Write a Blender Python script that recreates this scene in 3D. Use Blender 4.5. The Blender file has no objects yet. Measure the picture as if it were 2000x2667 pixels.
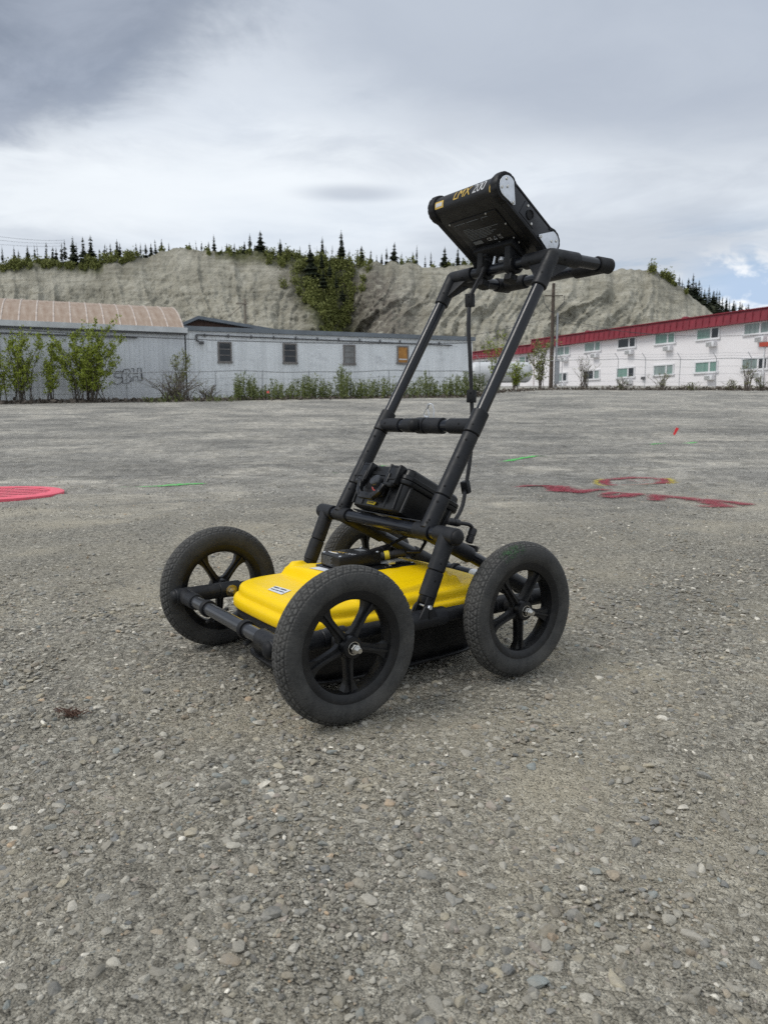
import bpy, bmesh, math, random
import numpy as np
from mathutils import Vector, Matrix
random.seed(7); RNG = np.random.default_rng(11)
sc = bpy.context.scene
COL = sc.collection
R = math.radians

# ------------------------------------------------------------------ camera
FPX, PITCH, ROLL, CAMH = 1921.96, 0.1291, -0.0015, 0.6021
cam_d = bpy.data.cameras.new('camera'); cam = bpy.data.objects.new('camera', cam_d); COL.objects.link(cam)
cam_d.sensor_fit = 'VERTICAL'; cam_d.sensor_height = 36.0; cam_d.sensor_width = 27.0
cam_d.lens = FPX / 2667 * 36.0
cam_d.clip_start = 0.05; cam_d.clip_end = 4000
cam.location = (0, 0, CAMH)
cam.rotation_mode = 'XYZ'
cam.matrix_world = Matrix.Translation((0, 0, CAMH)) @ Matrix.Rotation(math.pi/2 - PITCH, 4, 'X') @ Matrix.Rotation(ROLL, 4, 'Z')
cam_d.dof.use_dof = True; cam_d.dof.focus_distance = 1.75
cam_d.dof.aperture_fstop = cam_d.lens / 2.5
sc.camera = cam

# ------------------------------------------------------------------ sky, sun, exposure
SUN_EL, SUN_AZ = 53.0, -108.0       # azimuth clockwise from +Y (view direction) to the right
w = bpy.data.worlds.new('World'); sc.world = w; w.use_nodes = True
nt = w.node_tree; N = nt.nodes; L = nt.links; N.clear()
def wn(t, **k):
    n = N.new(t)
    for a, b in k.items(): setattr(n, a, b)
    return n
def wmath(op, a, b=None, c=None, clamp=False):
    n = wn('ShaderNodeMath', operation=op, use_clamp=clamp)
    for i, v in enumerate((a, b, c)):
        if v is None: continue
        if isinstance(v, (int, float)): n.inputs[i].default_value = v
        else: L.new(v, n.inputs[i])
    return n.outputs[0]
def wsmooth(x, lo, hi):
    n = wn('ShaderNodeMapRange', interpolation_type='SMOOTHSTEP')
    L.new(x, n.inputs[0]); n.inputs[1].default_value = lo; n.inputs[2].default_value = hi
    return n.outputs[0]
def wmix(f, a, b):
    n = wn('ShaderNodeMix', data_type='RGBA')
    if isinstance(f, (int, float)): n.inputs[0].default_value = f
    else: L.new(f, n.inputs[0])
    for i, v in ((6, a), (7, b)):
        if isinstance(v, tuple): n.inputs[i].default_value = (*v, 1)
        else: L.new(v, n.inputs[i])
    return n.outputs[2]
tc = wn('ShaderNodeTexCoord'); sep = wn('ShaderNodeSeparateXYZ'); L.new(tc.outputs['Generated'], sep.inputs[0])
zz = wmath('MAXIMUM', sep.outputs[2], 0.035)
px_ = wmath('DIVIDE', sep.outputs[0], zz); py_ = wmath('DIVIDE', sep.outputs[1], zz)
comb = wn('ShaderNodeCombineXYZ'); L.new(px_, comb.inputs[0]); L.new(py_, comb.inputs[1])
def wnoise(scale, detail, rough=.55, off=(0, 0, 0), dist=0.0):
    m = wn('ShaderNodeMapping'); m.inputs['Location'].default_value = off; L.new(comb.outputs[0], m.inputs[0])
    n = wn('ShaderNodeTexNoise'); n.inputs['Scale'].default_value = scale; n.inputs['Detail'].default_value = detail
    n.inputs['Roughness'].default_value = rough; n.inputs['Distortion'].default_value = dist
    L.new(m.outputs[0], n.inputs[0]); return n.outputs[0]
n_big = wnoise(.55, 5, .5, (3.1, 1.7, 0), .3)
n_med = wnoise(1.5, 7, .62, (7.7, 2.2, 0), .5)
n_fine = wnoise(3.5, 6, .6, (1.3, 9.2, 0), .4)
wob = wmath('ADD', wmath('MULTIPLY', wmath('SUBTRACT', n_med, .5), 1.0), wmath('MULTIPLY', wmath('SUBTRACT', n_fine, .5), .25))
def wblob(cx, cy, rx, ry, rot=0.0, k=1.0):
    dx = wmath('SUBTRACT', px_, cx); dy = wmath('SUBTRACT', py_, cy)
    c, s = math.cos(rot), math.sin(rot)
    a = wmath('DIVIDE', wmath('ADD', wmath('MULTIPLY', dx, c), wmath('MULTIPLY', dy, s)), rx)
    b = wmath('DIVIDE', wmath('SUBTRACT', wmath('MULTIPLY', dy, c), wmath('MULTIPLY', dx, s)), ry)
    d = wmath('SQRT', wmath('ADD', wmath('MULTIPLY', a, a), wmath('MULTIPLY', b, b)))
    return wmath('SUBTRACT', d, wmath('MULTIPLY', wob, k))
# cloud deck: light stratus with greyer sheets, one heavy cloud and a small lens cloud
sheet = wsmooth(n_big, .36, .64)
base = wmix(sheet, (4.5, 4.95, 5.6), (6.6, 7.1, 7.7))
soft = wmix(wsmooth(n_med, .3, .72), (5.0, 5.4, 6.0), (7.3, 7.75, 8.15))
deck = wmix(wmath('MULTIPLY', wsmooth(sep.outputs[2], .12, .34), .5), base, soft)
grey1 = wmath('SUBTRACT', 1.0, wsmooth(wblob(.75, 2.0, 1.45, .95, .25, .9), .5, 1.15))
deck = wmix(wmath('MULTIPLY', grey1, .72), deck, (3.3, 3.75, 4.55))
bright = wmath('SUBTRACT', 1.0, wsmooth(wblob(-1.0, 3.6, 1.7, .9, .0, .9), .3, 1.2))
deck = wmix(wmath('MULTIPLY', bright, .75), deck, (7.6, 8.0, 8.35))
heavy = wmath('SUBTRACT', 1.0, wsmooth(wblob(-1.5, 1.58, 1.36, 1.24, -.3, .65), .78, 1.1))
hcol = wmix(wsmooth(n_med, .3, .7), (1.75, 2.1, 2.75), (2.9, 3.3, 4.05))
deck = wmix(wmath('MULTIPLY', heavy, .93), deck, hcol)
lens = wmath('SUBTRACT', 1.0, wsmooth(wblob(-.14, 3.5, .3, .17, .0, .5), .2, 1.15))
deck = wmix(wmath('MULTIPLY', lens, .6), deck, (3.6, 4.0, 4.7))
sky = wn('ShaderNodeTexSky', sky_type='NISHITA'); sky.sun_disc = False
sky.sun_elevation = R(SUN_EL); sky.sun_rotation = R(SUN_AZ); sky.air_density = 1.0; sky.dust_density = 1.5
# thinner deck low on the right, where blue shows between cumulus
gap_n = wnoise(.9, 8, .6, (2.0, 5.0, 0), .2)
gap_m = wmath('MULTIPLY', wsmooth(px_, .9, 2.2), wsmooth(py_, 3.4, 5.0))
thin = wmath('MULTIPLY', wmath('MULTIPLY', gap_m, wsmooth(gap_n, .46, .6)), .75)
thin2 = wmath('MULTIPLY', wsmooth(n_big, .5, .78), .22)
skyc = wmix(wmath('MAXIMUM', thin, thin2), deck, sky.outputs[0])
# bank of cumulus low down on the right, blue between the heads
ax_ = wmath('DIVIDE', sep.outputs[0], wmath('MAXIMUM', sep.outputs[1], .05)); el_ = wmath('DIVIDE', sep.outputs[2], wmath('MAXIMUM', sep.outputs[1], .05))
cc = wn('ShaderNodeCombineXYZ'); L.new(ax_, cc.inputs[0]); L.new(wmath('MULTIPLY', el_, 1.7), cc.inputs[1])
cn = wn('ShaderNodeTexNoise'); cn.inputs['Scale'].default_value = 13; cn.inputs['Detail'].default_value = 8; cn.inputs['Roughness'].default_value = .55; cn.inputs['Distortion'].default_value = .3; L.new(cc.outputs[0], cn.inputs[0])
cm_ = wmath('MULTIPLY', wsmooth(ax_, .36, .47), wsmooth(el_, .235, .17))
puff = wmix(wsmooth(cn.outputs[0], .46, .6), (4.0, 5.1, 6.7), (8.8, 8.9, 9.0)); puff = wmix(wsmooth(cn.outputs[0], .62, .72), puff, (6.0, 6.4, 7.0))
skyc = wmix(cm_, skyc, puff)
bgn = wn('ShaderNodeBackground'); bgn.inputs[1].default_value = 0.098
L.new(skyc, bgn.inputs[0])
wo = wn('ShaderNodeOutputWorld'); L.new(bgn.outputs[0], wo.inputs[0])

sun_d = bpy.data.lights.new('sun', 'SUN'); sun = bpy.data.objects.new('sun', sun_d); COL.objects.link(sun)
sun_d.energy = 1.45; sun_d.angle = R(24); sun_d.color = (1.0, .97, .92)
_d = Vector((math.sin(R(SUN_AZ))*math.cos(R(SUN_EL)), math.cos(R(SUN_AZ))*math.cos(R(SUN_EL)), math.sin(R(SUN_EL))))
sun.rotation_euler = _d.to_track_quat('Z', 'Y').to_euler()
sc.view_settings.view_transform = 'Standard'; sc.view_settings.look = 'None'
sc.view_settings.exposure = 0.34; sc.view_settings.gamma = 1.0
sc.view_settings.use_curve_mapping = False
sc.cycles.max_bounces = 6; sc.cycles.transparent_max_bounces = 12
sc.cycles.use_denoising = False

# ------------------------------------------------------------------ helpers: pixels of the 2000x2667 photograph to places
def ray(u, v):
    a, b = u - 1000.0, v - 1333.5
    cr, sr = math.cos(ROLL), math.sin(ROLL)
    a, b = a*cr + b*sr, -a*sr + b*cr
    x, up = a/FPX, -b/FPX
    c, s = math.cos(PITCH), math.sin(PITCH)
    return Vector((x, c + up*s, -s + up*c))
def at(u, v, y):
    d = ray(u, v); return Vector((d.x/d.y*y, y, CAMH + d.z/d.y*y))
def softplus(t):
    return np.logaddexp(0, t)
def gz(x, y):
    y = np.asarray(y, float)
    z = .065*3*softplus((y-12)/3) - .065*3*softplus((1.8-12)/3)
    z = z - .042*5*softplus((y-60)/5) - .02*10*softplus((y-120)/10)
    return np.maximum(z, 0.0) if np.ndim(z) else max(float(z), 0.0)
def gnd(u, v):
    d = ray(u, v); t = .3
    lo, hi = .3, 300.0
    for _ in range(60):
        m = (lo+hi)/2; p = d*m
        if CAMH + p.z - gz(p.x, p.y) > 0: lo = m
        else: hi = m
    p = d*lo; return Vector((p.x, p.y, gz(p.x, p.y)))
# value noise
_T = np.random.default_rng(5).random((64, 64, 64)).astype(np.float32)
def vnoise(x, y, z=0.0):
    x, y, z = np.broadcast_arrays(np.asarray(x, float), np.asarray(y, float), np.asarray(z, float))
    xi, yi, zi = np.floor(x).astype(int), np.floor(y).astype(int), np.floor(z).astype(int)
    fx, fy, fz = x-xi, y-yi, z-zi
    fx, fy, fz = fx*fx*(3-2*fx), fy*fy*(3-2*fy), fz*fz*(3-2*fz)
    def t(a, b, c): return _T[(xi+a) & 63, (yi+b) & 63, (zi+c) & 63]
    c0 = (t(0,0,0)*(1-fx)+t(1,0,0)*fx)*(1-fy) + (t(0,1,0)*(1-fx)+t(1,1,0)*fx)*fy
    c1 = (t(0,0,1)*(1-fx)+t(1,0,1)*fx)*(1-fy) + (t(0,1,1)*(1-fx)+t(1,1,1)*fx)*fy
    return (c0*(1-fz)+c1*fz)*2-1
def fbm(x, y, z=0.0, o=4, g=.5):
    s = 0; a = 1.0; f = 1.0
    for i in range(o):
        s = s + a*vnoise(x*f+17.3*i, y*f+5.1*i, z*f+9.7*i); a *= g; f *= 2.03
    return s
def sstep(a, b, x):
    t = np.clip((x-a)/(b-a), 0, 1); return t*t*(3-2*t)

# ------------------------------------------------------------------ materials
class Mat:
    def __init__(s, name):
        s.m = bpy.data.materials.new(name); s.m.use_nodes = True
        s.t = s.m.node_tree; s.n = s.t.nodes; s.l = s.t.links
        s.b = s.n['Principled BSDF']; s.tc = s.n.new('ShaderNodeTexCoord')
    def set(s, sock, v):
        i = s.b.inputs[sock]
        if hasattr(v, 'is_output') or isinstance(v, bpy.types.NodeSocket): s.l.new(v, i)
        elif isinstance(v, tuple): i.default_value = (*v, 1) if len(v) == 3 else v
        else: i.default_value = v
        return s
    def map(s, scale=(1,1,1), rot=(0,0,0), loc=(0,0,0), co='Object'):
        m = s.n.new('ShaderNodeMapping'); s.l.new(s.tc.outputs[co], m.inputs[0])
        m.inputs['Scale'].default_value = scale; m.inputs['Rotation'].default_value = rot; m.inputs['Location'].default_value = loc
        return m.outputs[0]
    def noise(s, scale, detail=4, rough=.55, vec=None, dist=0.0):
        n = s.n.new('ShaderNodeTexNoise'); n.inputs['Scale'].default_value = scale; n.inputs['Detail'].default_value = detail
        n.inputs['Roughness'].default_value = rough; n.inputs['Distortion'].default_value = dist
        s.l.new(vec if vec is not None else s.tc.outputs['Object'], n.inputs[0]); return n.outputs[0]
    def voro(s, scale, out='Distance', vec=None, feat='F1', rnd=1.0):
        n = s.n.new('ShaderNodeTexVoronoi'); n.feature = feat; n.inputs['Scale'].default_value = scale
        n.inputs['Randomness'].default_value = rnd
        s.l.new(vec if vec is not None else s.tc.outputs['Object'], n.inputs[0]); return n.outputs[out]
    def ramp(s, f, stops, interp='LINEAR'):
        n = s.n.new('ShaderNodeValToRGB'); n.color_ramp.interpolation = interp
        e = n.color_ramp.elements
        while len(e) < len(stops): e.new(.5)
        for k, (p, c) in enumerate(stops):
            e[k].position = p; e[k].color = (*c, 1) if len(c) == 3 else c
        s.l.new(f, n.inputs[0]); return n.outputs[0]
    def mix(s, f, a, b, mode='MIX'):
        n = s.n.new('ShaderNodeMix'); n.data_type = 'RGBA'; n.blend_type = mode
        for i, v in ((0, f), (6, a), (7, b)):
            if isinstance(v, (int, float)): n.inputs[i].default_value = v
            elif isinstance(v, tuple): n.inputs[i].default_value = (*v, 1)
            else: s.l.new(v, n.inputs[i])
        return n.outputs[2]
    def math(s, op, a, b=None, clamp=False):
        n = s.n.new('ShaderNodeMath'); n.operation = op; n.use_clamp = clamp
        for i, v in enumerate((a, b)):
            if v is None: continue
            if isinstance(v, (int, float)): n.inputs[i].default_value = v
            else: s.l.new(v, n.inputs[i])
        return n.outputs[0]
    def smooth(s, x, lo, hi, o0=0.0, o1=1.0):
        n = s.n.new('ShaderNodeMapRange'); n.interpolation_type = 'SMOOTHSTEP'
        s.l.new(x, n.inputs[0])
        for i, v in ((1, lo), (2, hi), (3, o0), (4, o1)): n.inputs[i].default_value = v
        return n.outputs[0]
    def bump(s, h, strength=.5, dist=.01, prev=None):
        n = s.n.new('ShaderNodeBump'); n.inputs['Strength'].default_value = strength; n.inputs['Distance'].default_value = dist
        s.l.new(h, n.inputs['Height'])
        if prev is not None: s.l.new(prev, n.inputs['Normal'])
        s.l.new(n.outputs[0], s.b.inputs['Normal']); return n.outputs[0]
    def attr(s, name):
        n = s.n.new('ShaderNodeAttribute'); n.attribute_name = name; return n.outputs['Color']
    def geo(s, out): 
        n = s.n.new('ShaderNodeNewGeometry'); return n.outputs[out]
M = {}
def simple(name, col, rough=.5, metal=0.0, var=.12, nscale=20, bump=0.0, bscale=200, bdist=.0006, spec=.5, rvar=.1, coat=0, dust=0.0):
    a = Mat(name)
    n = a.noise(nscale, 5, .6)
    lo = tuple(c*(1-var) for c in col); hi = tuple(min(1, c*(1+var)) for c in col)
    bc = a.ramp(n, [(.3, lo), (.7, hi)])
    if dust:
        bc = a.mix(a.math('MULTIPLY', a.smooth(a.noise(13, 8, .72), .46, .72), dust), bc, (.115, .108, .095))
        bc = a.mix(a.math('MULTIPLY', a.smooth(a.noise(260, 3, .6), .68, .74), dust*1.6), bc, (.2, .19, .17))
    a.set('Base Color', bc)
    r = a.smooth(a.noise(nscale*1.7, 4), .3, .7, max(.03, rough-rvar), min(1, rough+rvar)); a.set('Roughness', r)
    a.set('Metallic', metal); a.set('Specular IOR Level', spec)
    if coat: a.set('Coat Weight', coat)
    if bump: a.bump(a.noise(bscale, 3), bump, bdist)
    M[name] = a.m; return a
simple('sleeve', (.0105, .0115, .0142), .5, var=.2, bump=.15, bscale=900, bdist=.0002, spec=.3, dust=.13)
simple('gloss_tube', (.010, .0115, .0155), .22, var=.15, rvar=.07, spec=.4)
simple('front_tube', (.034, .036, .04), .2, var=.15, rvar=.06, spec=.5)
simple('rubber_cap', (.0085, .009, .0105), .58, spec=.28, dust=.1)
simple('rim_plastic', (.006, .0064, .0076), .42, var=.25, bump=.12, bscale=500, bdist=.0002, spec=.32, dust=.14)
simple('case_plastic', (.0055, .0059, .007), .36, var=.2, bump=.15, bscale=700, bdist=.0002, spec=.36)
simple('tray_black', (.010, .0105, .012), .16, rvar=.06)
simple('tub_black', (.009, .0095, .011), .45, var=.3, spec=.35, dust=.16)
simple('console_black', (.0058, .006, .007), .42, var=.2, bump=.1, bscale=800, bdist=.0003, spec=.45)
simple('console_plate', (.014, .0155, .02), .4, spec=.45)
simple('silver', (.62, .64, .67), .38, metal=.85, var=.05, nscale=60)
simple('steel', (.55, .54, .51), .28, metal=1, var=.15, nscale=90)
simple('zinc', (.46, .42, .33), .33, metal=1, var=.25, nscale=60)
simple('cable', (.013, .013, .015), .5)
simple('white_print', (.55, .56, .58), .6, var=.05)
simple('grey_print', (.17, .18, .19), .6, var=.05)
simple('gold_print', (.62, .42, .09), .45, var=.08)
simple('sticker', (.70, .73, .76), .45, var=.04)
simple('ink', (.03, .03, .035), .5)
simple('red_ring', (.45, .05, .04), .45)
simple('yellow_tag', (.72, .55, .03), .45)
# yellow moulded plastic
a = Mat('yellow_shell')
n1 = a.noise(9, 4); n2 = a.noise(60, 6, .7)
c = a.ramp(n1, [(.3, (.88, .58, .002)), (.7, (.93, .635, .003))])
c = a.mix(a.smooth(n2, .6, .85), c, (.70, .46, .03)); a.set('Base Color', c)
c = a.mix(a.math('MULTIPLY', a.smooth(a.noise(16, 8, .75), .55, .75), .16), c, (.46, .38, .2)); c = a.mix(a.math('MULTIPLY', a.smooth(a.noise(330, 3), .69, .75), .4), c, (.3, .26, .16)); a.set('Base Color', c)
a.set('Roughness', a.smooth(n2, .3, .8, .36, .52)); a.set('Specular IOR Level', .24)
a.bump(a.noise(450, 3), .12, .0004); M['yellow_shell'] = a.m
# tyre: dusty rubber
a = Mat('tyre')
nd = a.noise(24, 8, .65); nf = a.noise(170, 5, .6)
geoP = a.attr('dust'); sepd = a.n.new('ShaderNodeSeparateColor'); a.l.new(geoP, sepd.inputs[0])
c = a.mix(a.smooth(nd, .35, .75), (.022, .0222, .0222), (.054, .0535, .051))
dm = a.math('MULTIPLY', sepd.outputs[0], a.smooth(nf, .25, .7))
c = a.mix(dm, c, (.10, .098, .092)); 
c = a.mix(a.math('MULTIPLY', a.smooth(a.noise(7, 7, .72), .5, .72), .42), c, (.11, .104, .093))
a.set('Base Color', c); a.set('Roughness', a.smooth(nd, .3, .7, .6, .82)); a.set('Specular IOR Level', .35)
a.bump(nf, .25, .0008); M['tyre'] = a.m
# green paint scuff
a = Mat('tyre_scuff'); 
a.set('Base Color', (.035, .09, .035)); a.set('Roughness', .8)
a.set('Alpha', a.math('MULTIPLY', a.smooth(a.noise(130, 6, .7), .42, .62), a.attr('fade'))); M['tyre_scuff'] = a.m

# ------------------------------------------------------------------ mesh builder
class MB:
    def __init__(s): s.v = []; s.f = []; s.sm = []
    def add(s, vs, fs, smooth=True):
        o = len(s.v); s.v += [tuple(q) for q in vs]; s.f += [tuple(i+o for i in f) for f in fs]; s.sm += [smooth]*len(fs); return s
    def box(s, c, size, rot=None, bevel=0.0, seg=2):
        bm = bmesh.new(); bmesh.ops.create_cube(bm, size=1.0)
        bmesh.ops.scale(bm, vec=size, verts=bm.verts)
        if bevel: bmesh.ops.bevel(bm, geom=bm.edges[:], offset=bevel, segments=seg, profile=.5, affect='EDGES')
        m = Matrix.Translation(c) @ (rot.to_4x4() if rot is not None else Matrix())
        bm.verts.index_update()
        s.add([m @ q.co for q in bm.verts], [[x.index for x in f.verts] for f in bm.faces]); bm.free(); return s
    def path(s, pts, rad, seg=16, cap=True, flat=0):
        pts = [Vector(p) for p in pts]; n = len(pts)
        rads = rad if isinstance(rad, (list, tuple)) else [rad]*n
        tans = []
        for i in range(n):
            t = (pts[min(i+1, n-1)]-pts[max(i-1, 0)])
            if t.length < 1e-9: t = pts[min(i+2, n-1)]-pts[max(i-2, 0)]
            tans.append(t.normalized())
        ref = Vector((0, 0, 1)) if abs(tans[0].z) < .9 else Vector((0, 1, 0))
        u = tans[0].cross(ref).normalized(); vs = []; fs = []
        for i in range(n):
            u = (u - tans[i]*u.dot(tans[i])).normalized(); w_ = tans[i].cross(u)
            for k in range(seg):
                a_ = 2*math.pi*k/seg
                vs.append(pts[i] + (u*math.cos(a_) + w_*math.sin(a_))*rads[i])
        for i in range(n-1):
            for k in range(seg):
                k2 = (k+1) % seg
                fs.append((i*seg+k, i*seg+k2, (i+1)*seg+k2, (i+1)*seg+k))
        if cap:
            fs.append(tuple(range(seg-1, -1, -1))); fs.append(tuple(range((n-1)*seg, n*seg)))
        return s.add(vs, fs)
    def sleeve(s, p0, p1, r, ch=.0018, seg=28):
        p0, p1 = Vector(p0), Vector(p1); d = (p1-p0).normalized()
        return s.path([p0, p0, p0+d*ch, p1-d*ch, p1, p1][1:5], [r-ch, r, r, r-ch], seg)
    def lathe(s, prof, origin, axis, seg=32, closed=False):
        axis = Vector(axis).normalized(); ref = Vector((0, 0, 1)) if abs(axis.z) < .9 else Vector((1, 0, 0))
        u = axis.cross(ref).normalized(); w_ = axis.cross(u); o = Vector(origin); vs = []; fs = []; n = len(prof)
        for (r_, h) in prof:
            for k in range(seg):
                a_ = 2*math.pi*k/seg; vs.append(o + axis*h + (u*math.cos(a_)+w_*math.sin(a_))*max(r_, 1e-5))
        rng = n if closed else n-1
        for i in range(rng):
            j = (i+1) % n
            for k in range(seg):
                k2 = (k+1) % seg; fs.append((i*seg+k, i*seg+k2, j*seg+k2, j*seg+k))
        return s.add(vs, fs)
    def prism(s, poly, fr, th, bevel=0.0):
        # poly: 2D outline, fr: 4x4 frame (poly in xy, thickness along +-z)
        n = len(poly); vs = [fr @ Vector((x, y, -th/2)) for x, y in poly] + [fr @ Vector((x, y, th/2)) for x, y in poly]
        fs = [tuple(range(n-1, -1, -1)), tuple(range(n, 2*n))] + [(k, (k+1) % n, n+(k+1) % n, n+k) for k in range(n)]
        bm = bmesh.new(); bv = [bm.verts.new(q) for q in vs]
        for f in fs: bm.faces.new([bv[i] for i in f])
        if bevel:
            bmesh.ops.bevel(bm, geom=[e for e in bm.edges if (abs((fr.inverted() @ e.verts[0].co).z - (fr.inverted() @ e.verts[1].co).z) < 1e-6)], offset=bevel, segments=2, profile=.5, affect='EDGES')
        bm.verts.index_update()
        s.add([q.co for q in bm.verts], [[x.index for x in f.verts] for f in bm.faces]); bm.free(); return s
    def mesh(s, name, angle=35, flat=False):
        me = bpy.data.meshes.new(name); me.from_pydata(s.v, [], s.f); me.validate()
        bm = bmesh.new(); bm.from_mesh(me); bmesh.ops.recalc_face_normals(bm, faces=bm.faces); bm.to_mesh(me); bm.free()
        if flat: me.polygons.foreach_set('use_smooth', [False]*len(me.polygons))
        else:
            me.polygons.foreach_set('use_smooth', [True]*len(me.polygons)); me.set_sharp_from_angle(angle=R(angle))
        return me
    def obj(s, name, mat, parent=None, angle=35, flat=False):
        return link(name, s.mesh(name, angle, flat), mat, parent)
def link(name, me, mat, parent=None):
    o = bpy.data.objects.new(name, me); COL.objects.link(o)
    if mat is not None and not me.materials: me.materials.append(M[mat] if isinstance(mat, str) else mat)
    if parent is not None: o.parent = parent
    return o
def npmesh(name, v, f, smooth=True):
    v = np.asarray(v, np.float32); f = np.asarray(f, np.int32); k = f.shape[1]
    me = bpy.data.meshes.new(name); me.vertices.add(len(v)); me.vertices.foreach_set('co', v.ravel())
    me.loops.add(f.size); me.loops.foreach_set('vertex_index', f.ravel())
    me.polygons.add(len(f)); me.polygons.foreach_set('loop_start', np.arange(len(f), dtype=np.int32)*k)
    me.polygons.foreach_set('use_smooth', np.full(len(f), smooth, dtype=bool))
    me.update(calc_edges=True); return me
def gridfaces(r, c):
    i = np.arange(r-1)[:, None]*c + np.arange(c-1)[None, :]
    return np.stack([i, i+1, i+c+1, i+c], -1).reshape(-1, 4)
def vcol(me, name, cols, domain='POINT'):
    at_ = me.color_attributes.new(name, 'FLOAT_COLOR', domain)
    c_ = np.ones((len(cols), 4), np.float32); cols = np.asarray(cols, np.float32)
    c_[:, :cols.shape[1]] = cols; at_.data.foreach_set('color', c_.ravel())
def empty(name, loc=(0,0,0), rz=0.0):
    o = bpy.data.objects.new(name, None); COL.objects.link(o); o.location = loc; o.rotation_euler = (0, 0, rz); o.empty_display_size = .1; return o
def tag(o, label=None, cat=None, group=None, kind=None):
    if label: o['label'] = label
    if cat: o['category'] = cat
    if group: o['group'] = group
    if kind: o['kind'] = kind
    return o
def text_mesh(body, size, shear=0.0, spacing=1.0, ext=0.0):
    cu = bpy.data.curves.new('t', 'FONT'); cu.body = body; cu.size = size; cu.shear = shear; cu.space_character = spacing
    cu.align_x = 'CENTER'; cu.align_y = 'CENTER'; cu.extrude = ext; cu.resolution_u = 3
    o = bpy.data.objects.new('t', cu); COL.objects.link(o); bpy.context.view_layer.update()
    dg = bpy.context.evaluated_depsgraph_get(); me = bpy.data.meshes.new_from_object(o.evaluated_get(dg))
    bpy.data.objects.remove(o); bpy.data.curves.remove(cu); return me
def text_on(name, body, size, fr, mat, parent, shear=0.0, spacing=1.0, wrap=None):
    me = text_mesh(body, size, shear, spacing); me.name = name
    if wrap:
        bm = bmesh.new(); bm.from_mesh(me); bmesh.ops.triangulate(bm, faces=bm.faces[:])
        for _ in range(4):
            es = [e for e in bm.edges if e.calc_length() > .004]
            if not es: break
            bmesh.ops.subdivide_edges(bm, edges=es, cuts=1); bmesh.ops.triangulate(bm, faces=bm.faces[:])
        for q in bm.verts: q.co = wrap(q.co)
        bm.to_mesh(me); bm.free()
    else: me.transform(fr)
    me.update(); return link(name, me, mat, parent)
def frame(o, x, y):
    x = Vector(x).normalized(); z = x.cross(Vector(y)).normalized(); y = z.cross(x)
    return Matrix(((x.x, y.x, z.x, o[0]), (x.y, y.y, z.y, o[1]), (x.z, y.z, z.z, o[2]), (0, 0, 0, 1)))
def copy_tree(o, parent=None):
    c = o.copy(); COL.objects.link(c)
    if parent is not None: c.parent = parent
    for ch in o.children: copy_tree(ch, c)
    return c
# ------------------------------------------------------------------ ground
TRK = [(6.4, .10, .004, .75), (9.6, -.05, .010, .7), (11.8, .07, -.006, .8), (14.5, .02, .003, .7), (18.5, -.05, .002, .8), (23.5, .04, -.001, .8), (7.9, .015, -.012, .72), (28, .01, .001, .8)]
def tracks(x, y):
    dz = 0*x; bed = 0*x
    for k, (a0, b0, c0, gw) in enumerate(TRK):
        for s_ in (-1, 1):
            d = y-(a0+b0*x+c0*x*x*.5)-s_*gw*(.5 if k % 2 else 0.5)*1.0 - .12*np.sin(x*.35+k*2.1)
            on = sstep(-.25, .25, vnoise(x*.22+k*7.3, y*.05, 3.0+s_)+.15)
            wv = .11+.004*y; q = d/wv
            dz = dz + on*(-.016*np.exp(-q*q) + .012*np.exp(-((np.abs(q)-1.7)/.5)**2)); bed = bed + on*np.exp(-(q*q)*.8)
    return dz, np.clip(bed, 0, 1)
def relief(x, y):
    z = .006*fbm(x*1.7, y*1.7, 0, 3) + .0035*fbm(x*7+3, y*7, 0, 3)
    far = sstep(3.5, 9, y)
    z = z + far*(.014*fbm(x*.3+.05*y, y*1.15+x*.08, 2.5, 3) + .009*fbm(x*.7, y*2.6+x*.25, 5.5, 3))
    z = z + sstep(14, 40, y)*.05*fbm(x*.05, y*.25, 8.5, 2)
    # loose berm in front of the pink cover and beside it
    z = z + .035*np.exp(-((x+2.35)/.4)**2-((y-4.52)/.13)**2)
    # a wheel rut crossing behind the cart
    rut = y - (8.2 + .12*(x-2)); z = z + .014*np.exp(-(rut/.22)**2) - .02*np.exp(-((rut+.35)/.18)**2)*sstep(-6, -1, x)
    return z + tracks(x, y)[0]
ys = np.concatenate([np.linspace(-8, .35, 24), np.geomspace(.4, 4.9, 260), np.geomspace(4.95, 31, 500), np.geomspace(31.5, 160, 110), np.geomspace(165, 1500, 14)])
tx = np.linspace(-1, 1, 321); xs = np.sinh(tx*6.2)/np.sinh(6.2)*1200
X, Y = np.meshgrid(xs, ys)
TZ, TB = tracks(X, Y); Z = gz(X, Y) + relief(X, Y)
me = npmesh('ground', np.stack([X, Y, Z], -1).reshape(-1, 3), gridfaces(len(ys), len(xs)))
vcol(me, 'track', np.stack([TB.ravel()]*3, -1))
a = Mat('gravel_ground')
big = a.noise(.55, 5, .6, dist=.4); patch = a.noise(1.7, 6, .65, dist=.5)
st = a.noise(1.0, 7, .66, a.map((.2, .95, 1), (0, 0, .07)), 1.0)
st2 = a.noise(1.0, 6, .66, a.map((1.0, 3.6, 1), (0, 0, -.12), (3, 1, 0)), .8)
sepo = a.n.new('ShaderNodeSeparateXYZ'); a.l.new(a.tc.outputs['Object'], sepo.inputs[0])
farm = a.smooth(sepo.outputs[1], 2.5, 7)
v1 = a.voro(95, 'Color'); v2 = a.voro(260, 'Color'); v3 = a.voro(38, 'Color')
def bw(col):
    n = a.n.new('ShaderNodeRGBToBW'); a.l.new(col, n.inputs[0]); return n.outputs[0]
g1 = a.ramp(bw(v1), [(.12, (.075, .072, .065)), (.42, (.225, .216, .195)), (.7, (.36, .347, .315)), (.92, (.66, .645, .60))])
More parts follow.
